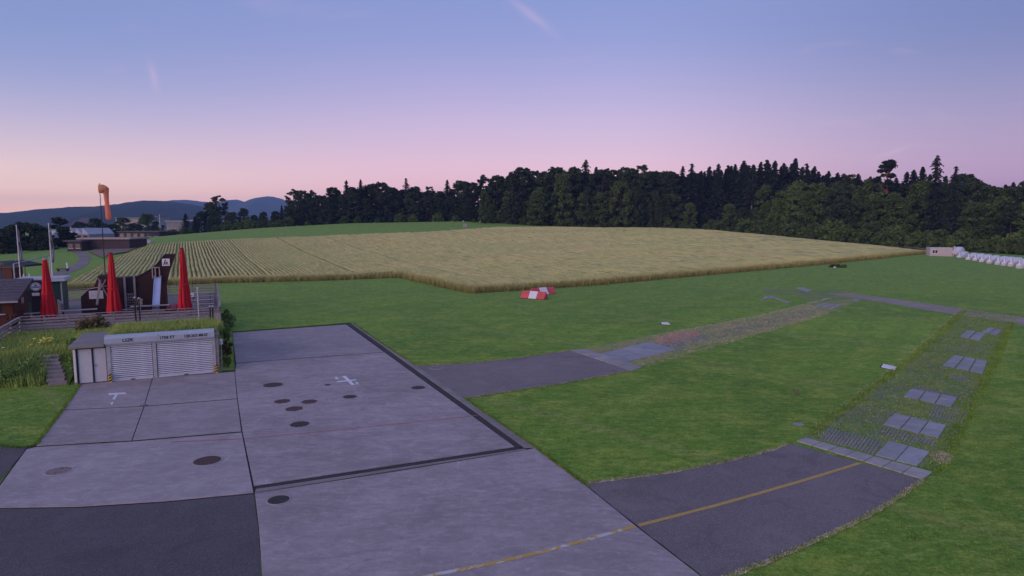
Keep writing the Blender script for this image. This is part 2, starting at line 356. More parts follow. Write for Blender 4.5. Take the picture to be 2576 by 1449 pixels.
def wood(name, base, sc=3.0, plank=0.0):
    t = NT(name); v = t.obj(); g = t.noise(t.vmul(v, (.5, 6, 6)), sc, 6, .65, .5); b = t.noise(v, .8, 3)
    c = t.mix(t.rng(g, .3, .7), tuple(x * .62 for x in base), tuple(x * 1.35 for x in base))
    c = t.mix(t.rng(b, .35, .65, 0, .4), c, tuple(x * .7 for x in base))
    c = t.mix(t.rng(t.rnd(), 0, 1, 0, .4), c, tuple(x * .6 for x in base))
    if plank:
        Z = t.xyz(v)[2]; fr = t.math('FRACT', t.math('DIVIDE', Z, plank))
        c = t.mix(t.rng(fr, .0, .08, .75, 0), c, tuple(x * .15 for x in base))
    t.bump(g, .25)
    return t.done(c, .8, 0, .2)
MAT['greywood'] = wood('weathered_wood', (.33, .285, .29)); MAT['palewood'] = wood('pale_wood', (.44, .36, .33))
MAT['brownwood'] = wood('brown_boarding', (.060, .032, .030), 3, .14); MAT['redwood'] = wood('red_brown_boarding', (.125, .045, .030), 3, .13)
MAT['shedwood'] = wood('shed_boarding', (.075, .055, .062), 2)
MAT['tabledark'] = wood('table_planks', (.19, .15, .14))
MAT['bark'] = plain('bark', (.075, .055, .045), .95, 0, .35, 3, .1, .5, (4, 4, .6))
MAT['pinebark'] = plain('pine_bark', (.20, .095, .06), .95, 0, .3, 3, .1, .5, (4, 4, .6))
MAT['palebark'] = plain('pale_bark', (.22, .20, .19), .95, 0, .3, 3, .1, .5, (4, 4, .6))
def leaf(name, a, b, c_, sc=.55):
    t = NT(name); v = t.obj(); n = t.noise(v, sc, 3, .6); n2 = t.noise(v, 3.5, 2)
    c = t.mix(t.rng(n, .35, .65), a, b); c = t.mix(t.rng(n2, .5, .7, 0, .6), c, c_)
    c = t.mix(t.rng(t.rnd(), 0, 1, 0, .55), c, tuple(x * .55 for x in a))
    t.b.inputs['Subsurface Weight'].default_value = 0
    return t.done(c, .75, 0, .2)
MAT['lf_dark'] = leaf('leaves_dark', (.030, .048, .021), (.052, .078, .030), (.082, .112, .040))
MAT['lf_green'] = leaf('leaves_green', (.058, .098, .025), (.115, .175, .040), (.18, .235, .062))
MAT['lf_olive'] = leaf('leaves_olive', (.052, .082, .022), (.10, .14, .036), (.15, .185, .05))
MAT['lf_con'] = leaf('needles', (.015, .025, .016), (.028, .043, .023), (.038, .053, .028))
MAT['lf_shrub'] = leaf('shrub_leaves', (.13, .23, .055), (.21, .33, .08), (.30, .40, .12), 1.5)
MAT['lf_brown'] = leaf('brown_shrub_leaves', (.13, .10, .045), (.19, .145, .06), (.13, .17, .055), 1.5)
MAT['lf_red'] = leaf('reddish_leaves', (.11, .05, .03), (.14, .07, .03), (.07, .08, .03), 1.5)
def blade(name, a, b, c_):
    t = NT(name); p = t.pos(); n = t.noise(p, .7, 3, .6); n2 = t.noise(p, 9, 2)
    c = t.mix(t.rng(n, .38, .62), a, b); c = t.mix(t.rng(n2, .5, .66, 0, .7), c, c_)
    return t.done(c, .85, 0, .15)
MAT['meadow'] = blade('meadow_blades', (.22, .37, .07), (.38, .46, .10), (.56, .52, .22))
MAT['weeds'] = blade('weed_blades', (.16, .28, .07), (.26, .38, .09), (.46, .46, .17))
MAT['edgegrass'] = blade('edge_blades', (.11, .22, .026), (.20, .33, .04), (.38, .40, .11))
MAT['dryedge'] = blade('dry_edge', (.50, .42, .31), (.60, .52, .40), (.28, .30, .12))
MAT['wheat_st'] = blade('wheat_stalks', (.40, .33, .11), (.52, .41, .16), (.22, .24, .07))
def wheat_mat():
    t = NT('wheat_ears'); p = t.pos(); X, Y, Z = t.xyz(p)
    big = t.noise(p, .035, 4, .6, .6); mid = t.noise(t.vmul(p, (1, .25, 1, -.48)), .6, 5, .65); fin = t.noise(p, 4.5, 4, .75)
    c = t.mix(t.rng(big, .38, .64), (.55, .53, .19), (.62, .54, .21))
    c = t.mix(t.rng(mid, .46, .66, 0, .6), c, (.38, .41, .14))
    c = t.mix(t.rng(fin, .52, .72, 0, .65), c, (.76, .62, .30))
    c = t.mix(t.rng(fin, .46, .30, 0, .65), c, (.25, .22, .08))
    at = t.n.new('ShaderNodeAttribute'); at.attribute_name = 'groove'; c = t.mix(t.math('MULTIPLY', at.outputs['Fac'], .85), c, (.20, .165, .055))  # groove tone: lower-stalk and soil colour, with shade between rows painted in
    t.bump(t.math('ADD', fin, mid), .7, .12)
    return t.done(c, .9, 0, .1)
MAT['wheat'] = wheat_mat()
def pav_mat(name='grass_paver_ground', ca=(.12, .235, .035), cb=(.25, .29, .08), cc=(.38, .33, .15)):
    t = NT(name); p = t.pos(); n = t.noise(p, .55, 5, .65, .6); n3 = t.noise(p, 1.3, 5, .7, .5); f = t.noise(p, 9, 4, .78); f2 = t.noise(p, 22, 3, .75)
    c = t.mix(t.rng(n, .42, .62), ca, cb)
    c = t.mix(t.rng(n3, .54, .68, 0, .8), c, cc)
    spk = t.math('MULTIPLY', t.rng(f, .50, .62), t.rng(n, .62, .40, .25, 1.0))
    c = t.mix(spk, c, (.33, .32, .33)); c = t.mix(t.rng(f, .46, .30, 0, .8), c, (.05, .09, .018)); c = t.mix(t.rng(f2, .55, .72, 0, .5), c, (.36, .40, .14))
    t.bump(f, .9, .05); return t.done(c, .95, 0, .1)
MAT['pavground'] = pav_mat(); MAT['pavdry'] = pav_mat('dry_paver_ground', (.20, .27, .06), (.36, .33, .12), (.42, .31, .16))
MAT['gravel'] = asphalt('gravel', (.29, .25, .205)); MAT['gravelred'] = asphalt('reddish_gravel', (.42, .24, .15))
def wornpaint(name, a, b, sc, lo, hi):
    t = NT(name); p = t.pos(); n = t.noise(p, sc, 5, .7, .6)
    return t.done(t.mix(t.rng(n, lo, hi), a, b), .75, 0, .25)
MAT['yline'] = wornpaint('yellow_line_paint', (.50, .335, .085), (.38, .27, .10), 5, .4, .7)
MAT['yworn'] = wornpaint('worn_yellow_line_paint', (.50, .335, .085), (.55, .53, .52), 2.2, .50, .56)
MAT['rline'] = wornpaint('worn_red_line_paint', (.46, .11, .12), (.36, .22, .22), 3.0, .42, .66)
MAT['hill'] = leaf('hill_forest', (.022, .038, .018), (.034, .052, .024), (.05, .075, .03), .02)
MAT['hillhaze'] = leaf('hill_haze_pale', (.06, .10, .03), (.09, .12, .04), (.12, .14, .05), .02)  # haze paleness of the far ridge put into its base colour

def text_mesh(name, body, size, mat, parent, mw=None, extrude=.004):
    c = bpy.data.curves.new(name, 'FONT'); c.body = body; c.size = size; c.extrude = extrude; c.offset = .004; c.align_x = 'CENTER'; c.align_y = 'CENTER'
    o = bpy.data.objects.new('tmp', c); COL.objects.link(o)
    m = bpy.data.meshes.new_from_object(o.evaluated_get(bpy.context.evaluated_depsgraph_get())); bpy.data.objects.remove(o)
    m.materials.clear(); m.materials.append(mat); m.name = name
    t = link(name, m, parent)
    if mw is not None: t.matrix_local = mw
    return t

# ================================================================== THE SETTING
# ground: one sheet out to the horizon
xs = np.unique(np.concatenate([np.linspace(-3900, -400, 20), np.linspace(-400, 400, 161), np.linspace(400, 3900, 20)]))
ys = np.unique(np.concatenate([np.linspace(-300, 60, 20), np.linspace(60, 420, 121), np.linspace(420, 4700, 34)]))
GX, GY = np.meshgrid(xs, ys); GZ = hgt(GX, GY)
# far ground drops a little so that the hills stand clear of it
gv = np.stack([GX.ravel(), GY.ravel(), GZ.ravel()], 1); nx = len(xs)
ii = np.arange(len(ys) - 1)[:, None] * nx + np.arange(nx - 1)[None]; ii = ii.ravel()
ground = tag(link('ground', npmesh('ground', gv, np.stack([ii, ii + 1, ii + nx + 1, ii + nx], 1), MAT['grass'])), 'mown green airfield lawn reaching back to the woods', kind='structure')
ground.data.polygons.foreach_set('use_smooth', [True] * len(ground.data.polygons))

def G(pts): return [gp(*p) for p in pts]
def rough(pts, step=.5, amp=.05, closed=True):
    out = []; n = len(pts)
    for i in range(n if closed else n - 1):
        p, q = pts[i], pts[(i + 1) % n]; L = math.hypot(q[0] - p[0], q[1] - p[1]); k = max(1, int(L / step))
        for j in range(k):
            t = j / k; a = amp if j else amp * .3
            out.append((p[0] + (q[0] - p[0]) * t + random.uniform(-a, a), p[1] + (q[1] - p[1]) * t + random.uniform(-a, a)))
    return out
def tri_poly(name, pts, z, mat, parent=None):
    m = MB().sheet(pts, z)
    o = m.build(name, mat, parent); bm = bmesh.new(); bm.from_mesh(o.data); bmesh.ops.triangulate(bm, faces=bm.faces)
    for f in bm.faces:
        if f.normal.z < 0: f.normal_flip()
    bm.to_mesh(o.data); bm.free(); return o
STR = dict(kind='structure')
# --- concrete apron: dark joint filler below, each slab a piece of its own
apron = tag(tri_poly('apron', G([(584, 836), (882, 813), (1010, 897), (1180, 1010), (1350, 1125), (1482, 1226), (1602, 1322), (1764, 1449), (1990, 1640), (690, 1640), (656, 1400), (640, 1246), (420, 1266), (200, 1279), (-60, 1283), (-60, 1300), (64, 1127), (88, 1119), (158, 1030), (203, 962), (205, 952), (590, 931), (590, 915)]), .006, MAT['joint']), 'pale concrete apron of large slabs', **STR)
def slab(pts, mat='conc', z1=.034, ins=.019, name='slab', world=False):
    P = pts if world else G(pts); n = len(P)
    ar = sum(P[i][0] * P[(i + 1) % n][1] - P[(i + 1) % n][0] * P[i][1] for i in range(n))
    if ar < 0: P = P[::-1]
    Q = []
    for i in range(n):                                   # inset every edge for the joint
        p0, p1, p2 = Vector(P[i - 1]), Vector(P[i]), Vector(P[(i + 1) % n])
        n0 = (p1 - p0).normalized(); n1 = (p2 - p1).normalized()
        a = Vector((-n0.y, n0.x)); b = Vector((-n1.y, n1.x)); c = a + b; c = c / max(.4, c.length_squared) * 2 if c.length > .1 else a
        Q.append(tuple(p1 + c * ins))
    return MB().prism(Q, 0.0, z1).build(name, MAT[mat], apron, bevel=.006)
slab([(584, 838), (871, 817), (966, 886), (593, 914)], ins=.02)
slab([(593, 915.3), (967.8, 887.3), (1296, 1125.5), (638, 1224.5), (609, 1086), (597, 1003), (591, 940)])
slab([(205, 962), (384, 952), (363, 1022), (160, 1032)]); slab([(384, 952), (591, 936), (597, 1003), (363, 1022)])
slab([(158.5, 1034), (362.5, 1024), (332, 1109), (90, 1123)]); slab([(362.5, 1024), (597.3, 1005), (608, 1086), (332, 1109)])
slab([(92, 1126), (332, 1112.5), (609, 1089.5), (639, 1241), (420, 1262), (200, 1276), (-60, 1280), (-20, 1250), (66, 1132)], 'conc2')
slab([(640, 1243), (1000, 1187), (1326, 1133), (1346, 1128), (1480, 1228), (1600, 1325), (1760, 1449), (1980, 1630), (690, 1630), (658, 1449), (650, 1330)])
slab([(643, 1232), (1316, 1130.5), (1326, 1132), (640, 1241.5)], 'kerbconc', ins=.012)                      # strip in front of the drain
# kerb strip outside the drain, in lengths
KS = [(889, 814), (968, 867), (1054, 926), (1140, 985), (1224, 1043), (1345, 1127)]
KI = [(884, 815.5), (963, 872), (1038, 926), (1121, 985), (1199, 1041), (1319, 1128)]
for i in range(5): slab([KI[i], KS[i], KS[i + 1], KI[i + 1]], 'kerbconc', .05, .008, 'kerb_stone')
# drainage channel: frame and cross bars of the grate
def drain(p0, p1, w):
    a, b = Vector(gp(*p0)), Vector(gp(*p1)); L = (b - a).length; d = (b - a).normalized(); n = Vector((-d.y, d.x))
    m = MB()
    for s in (-1, 1):
        m.bar((*(a + n * s * w * .5), .02), (*(b + n * s * w * .5), .02), .03, .03)
    m.bar((*a, .018), (*b, .018), .035, .02)
    k = int(L / .12)
    for i in range(k):
        q = a + d * (L * (i + .5) / k); m.bar((*(q - n * w * .45), .016), (*(q + n * w * .45), .016), .03, .012)
    m.build('drain_grate', MAT['grate'], apron)
drain((1306, 1128), (645, 1227.5), .17); drain((1307, 1127), (878, 816.5), .17)

# --- asphalt
def road(name, px, mat, label, amp=.04, z=.016, kind='structure'):
    o = tri_poly(name, rough(G(px), .35, amp), z, MAT[mat]); return tag(o, label, kind=kind)
road('forecourt', [(-60, 1282), (200, 1279), (420, 1265), (638, 1244), (650, 1330), (657, 1449), (690, 1640), (-300, 1640)], 'asph2', 'dark asphalt forecourt in the near left corner', .004, .014)
road('side_road', [(-80, 1118), (64, 1127), (58, 1140), (-80, 1300)], 'asph2', 'dark asphalt wedge beside the left lawn', .01, .014)
road('taxiway', [(1048, 921), (1200, 913), (1330, 898), (1434, 882), (1590, 934), (1400, 968), (1168, 1003), (1105, 962)], 'asph3', 'grey asphalt stub leading off the far side of the apron', .03)
TW2 = [(1470, 1216), (1560, 1205), (1680, 1190), (1800, 1167), (1900, 1145), (1990, 1116), (2322, 1209), (2250, 1258), (2180, 1300), (2060, 1358), (1950, 1405), (1820, 1455), (1700, 1500), (1850, 1560), (1700, 1449), (1604, 1325), (1483, 1228)]
TW2 = [(1470, 1216), (1560, 1205), (1680, 1190), (1800, 1167), (1900, 1145), (1990, 1116), (2322, 1209), (2250, 1258), (2180, 1300), (2060, 1358), (1950, 1405), (1822, 1455), (1900, 1560), (1762, 1447), (1604, 1325), (1483, 1228)]
road('taxiway', TW2, 'asph', 'dark asphalt taxiway with a yellow centre line', .03)

# --- painted lines and signs on the ground
def pline(name, px, wpx, z, mat, label, off=0):
    P = [Vector(gp(*p)) for p in px]; L = []; R = []
    for i, p in enumerate(P):
        d = (P[min(i + 1, len(P) - 1)] - P[max(i - 1, 0)]).normalized(); n = Vector((-d.y, d.x)) * wpx / 2
        L.append(p + n); R.append(p - n)
    m = MB(); n = len(P); m.add([(*q, z) for q in L] + [(*q, z) for q in R], [(i, n + i, n + i + 1, i + 1) for i in range(n - 1)])
    o = m.build(name, MAT[mat]); return tag(o, label, kind='structure')
pline('yellow_line', [(900, 1493), (1094, 1449), (1240, 1420), (1380, 1387), (1500, 1354), (1598, 1326)], .155, .040, 'yworn', 'worn yellow line across the concrete apron')
pline('yellow_line', [(1607, 1323), (1700, 1299), (1800, 1273), (1900, 1245), (2000, 1216), (2080, 1192), (2163, 1166)], .155, .022, 'yline', 'yellow centre line on the asphalt taxiway')
pline('red_line', [(430, 1114), (520, 1110), (606, 1106)], .10, .040, 'rline', 'faded red line on the worn left slab')
pline('red_line', [(614, 1106), (750, 1093), (900, 1078), (1050, 1063), (1200, 1047)], .075, .040, 'rline', 'thin faded red line across the big apron slab')
def paint(name, quads, label, z=.042, mat='white'):
    m = MB()
    for k, q in enumerate(quads): m.sheet(G(q), z + .003 * k)
    return tag(m.build(name, MAT[mat]), label, kind='structure')
T0 = [[(273, 991), (316, 989), (318, 993), (273, 996)], [(290, 994), (297, 993.5), (290, 1007), (282, 1007)], [(281, 1014), (286, 1013), (283, 1021), (279, 1021)], [(277, 1016), (281, 1014), (280, 1017), (277.5, 1018)]]
paint('painted_mark', T0, 'white painted T with a small 1 on the concrete before the garage')
X0 = [[(860, 947.5), (869.5, 947), (893, 969.5), (884, 970.5)], [(847.5, 961), (896, 956), (896.5, 958.8), (848, 964)]]
paint('painted_mark', X0, 'white painted cross between two small figures 2 on the apron')
def digit2(cx, cy, w, h):
    g = lambda u, v: (cx + (u - .5) * w + (v - .5) * h * .45, cy + (v - .5) * h)
    return [[g(0, 0), g(.9, -.05), g(1, .2), g(.1, .25)], [g(.7, .18), g(1, .15), g(.32, .82), g(.0, .8)], [g(0, .78), g(1.05, .7), g(1.05, .95), g(0, 1.03)]]
paint('painted_mark', digit2(846.5, 953, 9, 6), 'small white figure 2 left of the painted cross'); paint('painted_mark', digit2(898, 966, 10, 6), 'small white figure 2 right of the painted cross')

# --- grass paver tracks: ground, concrete plates, stone rows, small bricks
def track(px, label, mat='pavground', z=.005):
    return tag(tri_poly('paver_track', rough(G(px), .3, .10), z, MAT[mat]), label, kind='structure')
tr_near = track([(2020, 1100), (2060, 1075), (2160, 1005), (2240, 945), (2310, 890), (2370, 840), (2410, 805), (2430, 780), (2480, 785), (2560, 800), (2535, 830), (2510, 870), (2470, 970), (2420, 1065), (2380, 1130), (2350, 1185), (2200, 1140)], 'track of grass pavers and concrete plates on the near right')
tr_mid = track([(1450, 880), (1520, 868), (1640, 845), (1760, 822), (1900, 797), (2040, 764), (2090, 750), (2160, 757), (2080, 788), (1990, 815), (1900, 840), (1780, 868), (1690, 895), (1610, 922)], 'brownish strip of overgrown pavers beyond the middle taxiway', 'pavdry')
tr_far = track([(1890, 722), (1940, 713), (2040, 716), (2140, 734), (2140, 752), (2050, 762), (2000, 742), (1930, 738)], 'far corner patch of gravel and pavers', 'pavground', .0055)
red = road('gravel_patch', [(1640, 856), (1690, 838), (1745, 833), (1765, 843), (1730, 858), (1660, 868)], 'gravelred', 'reddish gravel patch in the paver strip', .12, .010)
road('gravel_path', [(2080, 738), (2140, 738), (2240, 751), (2340, 765), (2460, 782), (2640, 808), (2640, 828), (2450, 798), (2330, 780), (2240, 764), (2150, 750)], 'gravel', 'pale gravel path running off to the right edge', .10, .010)
road('gravel_path', [(2262, 701), (2300, 692), (2350, 681), (2395, 664), (2402, 666), (2362, 684), (2310, 696), (2268, 704)], 'gravel', 'narrow pale track leading to the trailers', .15, .008)
road('dirt_patch', [(2385, 661), (2420, 656), (2465, 664), (2462, 672), (2400, 668)], 'soil', 'bare brown earth patch before the glider trailers', .3, .007)
def plates(par, q, nx_, ny_, gap=.05, mat='plate', z=.045, name='plate', miss=0.0, jit=0.0, world=False):
    A, B, C, D = [Vector(p) for p in (q if world else G(q))]
    f = lambda u, v: A.lerp(B, u).lerp(D.lerp(C, u), v)
    sx = ((B - A).length + (C - D).length) / 2; sy = ((D - A).length + (C - B).length) / 2
    gx, gy = gap / sx / 2, gap / sy / 2; out = []
    for i in range(nx_):
        for j in range(ny_):
            if random.random() < miss: continue
            u0, u1, v0, v1 = i / nx_ + gx, (i + 1) / nx_ - gx, j / ny_ + gy, (j + 1) / ny_ - gy
            z1 = z + random.uniform(-1, 1) * .006
            out.append(MB().prism([tuple(f(u, v) + Vector((random.uniform(-jit, jit), random.uniform(-jit, jit)))) for u, v in ((u0, v0), (u1, v0), (u1, v1), (u0, v1))], 0, z1).build(name, MAT[mat], par, bevel=.008 if not jit else 0))
    return out
plates(tr_mid, [(1434, 882), (1471, 879), (1617, 925), (1591, 934)], 1, 5, .03, 'stone', .05, 'stone_slab')
plates(tr_mid, [(1500, 893), (1632, 861), (1705, 879), (1578, 911)], 4, 3, .02, 'plate', .035)
plates(tr_near, [(2003, 1111), (2027, 1103), (2346, 1190), (2322, 1208)], 1, 7, .03, 'stone', .05, 'stone_slab')
plates(tr_near, [(2235, 1110), (2339.5, 1138), (2308, 1174), (2201, 1146)], 2, 1, .03)
plates(tr_near, [(2250, 1041), (2382, 1071), (2361, 1104), (2220, 1069)], 3, 2, .05)
plates(tr_near, [(2290, 977.6), (2409.6, 1001), (2394, 1025), (2272, 999)], 3, 2, .06)
plates(tr_near, [(2399, 894), (2485, 909), (2474, 942), (2368, 921)], 3, 3, .09)
plates(tr_near, [(2432, 831), (2482, 839), (2464, 859), (2411, 847)], 2, 4, .13)
plates(tr_near, [(2488, 824), (2523, 831), (2508, 845), (2468, 836)], 2, 3, .13)
plates(tr_far, [(2074, 762), (2122, 768), (2095, 779), (2044, 770)], 3, 3, .35)
plates(tr_far, [(1999, 724), (2020, 723), (2044, 731), (2030, 735)], 2, 1, .2); plates(tr_far, [(2010, 729), (2012, 729), (2012.5, 729.6), (2010, 729.6)], 1, 1, 0) if False else None
plates(tr_far, [(1926, 745), (1952, 745), (1946, 750), (1910, 755)], 2, 1, .2); plates(tr_far, [(1950, 748), (1990, 760), (1982, 763), (1944, 750)], 1, 3, .15)
plates(tr_far, [(2148, 752), (2165, 754), (2158, 758), (2140, 756)], 1, 1, .1)
# bricks one by one in the two nearest patches, the others as one mass
nb = []
nb += plates(tr_near, [(2084, 1077), (2222, 1111), (2199, 1144), (2062, 1104)], 16, 8, .055, 'brickgrey', .030, 'brick', .05, .006)
nb += plates(tr_near, [(2215, 1072), (2358, 1108), (2347, 1123), (2198, 1096)], 16, 5, .055, 'brickgrey', .028, 'brick', .10, .008)
nb += plates(tr_near, [(2348, 1019), (2435, 1039), (2421, 1067), (2333, 1051)], 11, 8, .06, 'brickgrey', .028, 'brick', .10, .008)
def brickmass(par, q, nx_, ny_, gap, miss, jit):
    A, B, C, D = [Vector(p) for p in G(q)]; f = lambda u, v: A.lerp(B, u).lerp(D.lerp(C, u), v)
    sx = ((B - A).length + (C - D).length) / 2; sy = ((D - A).length + (C - B).length) / 2; m = MB()
    for i in range(nx_):
        for j in range(ny_):
            if random.random() < miss: continue
            u0, u1, v0, v1 = i / nx_ + gap / sx / 2, (i + 1) / nx_ - gap / sx / 2, j / ny_ + gap / sy / 2, (j + 1) / ny_ - gap / sy / 2
            o = Vector((random.uniform(-jit, jit), random.uniform(-jit, jit))); m.prism([tuple(f(u, v) + o) for u, v in ((u0, v0), (u1, v0), (u1, v1), (u0, v1))], 0, .03 + random.uniform(-.01, .008))
    return tag(m.build('paver_bricks', MAT['brickgrey'], par), kind='stuff')
brickmass(tr_near, [(2313, 971), (2414, 993), (2409, 1000), (2294, 977)], 16, 4, .05, .12, .02)
brickmass(tr_near, [(2155, 1015), (2260, 1030), (2225, 1066), (2095, 1068)], 20, 12, .08, .45, .04)
brickmass(tr_near, [(2230, 965), (2290, 960), (2270, 1000), (2170, 1012)], 14, 12, .10, .5, .05)
brickmass(tr_near, [(2320, 900), (2385, 905), (2370, 965), (2270, 945)], 14, 14, .12, .5, .05)
brickmass(tr_near, [(2400, 862), (2490, 868), (2480, 892), (2370, 885)], 14, 10, .12, .4, .05)
brickmass(tr_near, [(2430, 945), (2470, 950), (2440, 1010), (2410, 1000)], 8, 12, .12, .6, .05)
brickmass(tr_near, [(2395, 943), (2440, 950), (2425, 962), (2385, 952)], 9, 4, .05, .1, .02)
brickmass(tr_mid, [(1650, 866), (1760, 842), (1790, 850), (1705, 878)], 20, 8, .08, .35, .03)
brickmass(tr_mid, [(1780, 838), (2030, 780), (2060, 785), (1810, 852)], 46, 10, .14, .55, .06)
brickmass(tr_far, [(1910, 719), (1990, 716), (2000, 726), (1925, 733)], 16, 8, .25, .4, .08)

# ------------------------------------------------------------------ blades (tufts) as one mass each
def blades_mesh(name, pts, mat, hmin, hmax, w, per=4, spread=.06, lean=.5, attr=False):
    pts = np.asarray(pts, float); n = len(pts)
    if n == 0: return None
    P = np.repeat(pts, per, 0); N = len(P); P[:, :2] += np.random.uniform(-spread, spread, (N, 2))
    h = np.random.uniform(hmin, hmax, N); th = np.random.uniform(0, 2 * np.pi, N); ln = np.random.uniform(0, lean, N) * h
    dx, dy = np.cos(th), np.sin(th); px_, py_ = -dy, dx; ww = w * np.random.uniform(.6, 1.3, N)
    v0 = P + np.stack([px_ * ww, py_ * ww, 0 * h], 1); v1 = P - np.stack([px_ * ww, py_ * ww, 0 * h], 1)
    v2 = P + np.stack([dx * ln * .4 + px_ * ww * .7, dy * ln * .4 + py_ * ww * .7, h * .6], 1); v3 = P + np.stack([dx * ln * .4 - px_ * ww * .7, dy * ln * .4 - py_ * ww * .7, h * .6], 1)
    v4 = P + np.stack([dx * ln, dy * ln, h], 1)
    V = np.stack([v0, v1, v3, v2, v4], 1).reshape(-1, 3); b = np.arange(N) * 5
    F = np.concatenate([np.stack([b, b + 1, b + 2], 1), np.stack([b, b + 2, b + 3], 1), np.stack([b + 3, b + 2, b + 4], 1)])
    m = npmesh(name, V, F, MAT[mat])
    if attr:
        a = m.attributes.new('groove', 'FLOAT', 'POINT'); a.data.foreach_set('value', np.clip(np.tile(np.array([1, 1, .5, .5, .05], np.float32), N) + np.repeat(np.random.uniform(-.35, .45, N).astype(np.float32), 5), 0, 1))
    return m
def along(px, dens, width, z=0.0, world=False, off=0.0):
    P = px if world else G(px); out = []
    for i in range(len(P) - 1):
        p, q = Vector(P[i][:2]), Vector(P[i + 1][:2]); L = (q - p).length; d = (q - p).normalized(); nrm = Vector((-d.y, d.x))
        for k in range(int(L * dens)):
            t = random.random(); r = p.lerp(q, t) + nrm * (random.uniform(-width, width) + off); out.append((r.x, r.y, z))
    return out
E1 = [[(1047, 921), (1200, 913), (1330, 898), (1434, 882)], [(1168, 1003), (1400, 968), (1590, 934)], [(1470, 1216), (1560, 1205), (1680, 1190), (1800, 1167), (1900, 1145), (1990, 1116)], [(2322, 1210), (2250, 1259), (2180, 1301), (2060, 1359), (1950, 1406), (1822, 1456)]]
dp = []; gpz = []
for e in E1: dp += along(e, 40, .06, .01); gpz += along(e, 45, .05, .0, off=.0)
E2 = [[(888, 814), (960, 865), (1047, 921)], [(1168, 1003), (1222, 1042), (1346, 1127), (1482, 1227)], [(584, 836), (882, 813)], [(64, 1126), (90, 1121), (160, 1030), (203, 966)], [(-40, 1120), (64, 1127)]]
for e in E2: gpz += along(e, 130, .07, .0); dp += along(e, 8, .06)
tag(link('dry_grass_edging', blades_mesh('dry_grass_edging', dp, 'dryedge', .02, .07, .012, 5, .05, 1.2)), 'dry bleached grass along the asphalt edges', kind='stuff')
tag(link('grass_edging', blades_mesh('grass_edging', gpz, 'edgegrass', .03, .10, .010, 5, .06, .9)), 'green grass fringe along the pavement edges', kind='stuff')
sm = MB()
for e in E1:                                                  # bare pale soil line between asphalt and lawn
    P = [Vector(q) for q in rough(G(e), .25, .03, False)]; n = len(P)
    sm.add([(*(p + Vector((0, .05 + random.random() * .06))), .019) for p in P] + [(*(p - Vector((0, .05 + random.random() * .06))), .019) for p in P], [(i, i + 1, n + i + 1, n + i) for i in range(n - 1)])
tag(sm.build('soil_edging', MAT['dryedge']), 'pale ragged soil line beside the asphalt', kind='structure')
# short lawn tufts where the lawn is nearest
lawn_block = [G(TW2), G([(560, 700), (1047, 921), (1168, 1003), (1350, 1125), (1482, 1226), (1764, 1449), (2000, 1660), (-400, 1660), (-400, 1290), (66, 1127), (203, 962), (203, 700)]), G([(1048, 921), (1434, 882), (1620, 925), (1590, 934), (1168, 1003)]), G([(2020, 1100), (2060, 1075), (2310, 890), (2430, 780), (2560, 800), (2510, 870), (2420, 1065), (2350, 1190), (2200, 1150)])]
n_ = 90000; lx = np.random.uniform(-34, 36, n_); ly = np.random.uniform(13, 44, n_)
keep = (np.abs(lx) < ly * .83 + 1) & (np.random.uniform(0, 1, n_) < np.clip(22.0 / ly, 0, 1) ** 1.5)
for q in lawn_block: keep &= ~inpoly(lx, ly, q)
keep &= ~((lx < -20) & (ly > 34.5))
tag(link('lawn_blades', blades_mesh('lawn_blades', np.stack([lx[keep], ly[keep], 0 * lx[keep]], 1), 'edgegrass', .02, .065, .007, 4, .08, 1.1)), 'short mown grass of the near lawn', kind='stuff')

def tufts_in(px, n, skip=()):
    P = G(px); X = [p[0] for p in P]; Y = [p[1] for p in P]; x_ = np.random.uniform(min(X), max(X), n * 3); y_ = np.random.uniform(min(Y), max(Y), n * 3); k = inpoly(x_, y_, P)
    for q in skip: k &= ~inpoly(x_, y_, G(q))
    x_, y_ = x_[k][:n], y_[k][:n]; return np.stack([x_, y_, 0 * x_], 1)
PLATES = [[(2235, 1110), (2339.5, 1138), (2308, 1174), (2201, 1146)], [(2250, 1041), (2382, 1071), (2361, 1104), (2220, 1069)], [(2290, 977.6), (2409.6, 1001), (2394, 1025), (2272, 999)], [(2399, 894), (2485, 909), (2474, 942), (2368, 921)], [(2432, 831), (2482, 839), (2464, 859), (2411, 847)], [(2488, 824), (2523, 831), (2508, 845), (2468, 836)], [(2003, 1111), (2027, 1103), (2346, 1190), (2322, 1208)], [(2084, 1077), (2222, 1111), (2199, 1144), (2062, 1104)]]
NEAR = [(2035, 1098), (2065, 1072), (2310, 886), (2430, 778), (2560, 800), (2510, 870), (2420, 1070), (2352, 1185), (2200, 1140)]
tg = np.concatenate([tufts_in(NEAR, 17000, PLATES), np.array(along([(2040, 1092), (2160, 1003), (2310, 888), (2425, 782)], 45, .25)), np.array(along([(2350, 1186), (2420, 1066), (2470, 970), (2545, 812)], 45, .3))])
tag(link('paver_grass', blades_mesh('paver_grass', tg, 'edgegrass', .03, .11, .012, 4, .08, 1.0)), 'grass growing between the near pavers', kind='stuff')
td = np.concatenate([tufts_in(NEAR, 2600, PLATES), tufts_in([(1520, 872), (1640, 848), (1900, 799), (2040, 766), (2080, 786), (1900, 838), (1690, 893), (1612, 920)], 5000, [[(1500, 893), (1632, 861), (1705, 879), (1578, 911)]]), np.array(along([(2030, 1094), (2155, 1000), (2305, 884), (2420, 780)], 7, .30)), np.array(along([(2362, 1165), (2372, 1140), (2350, 1150)], 120, .25)), np.array(along([(1640, 846), (1900, 797), (2090, 750)], 22, .3)), np.array(along([(1620, 920), (1900, 841), (2080, 788)], 22, .3))])
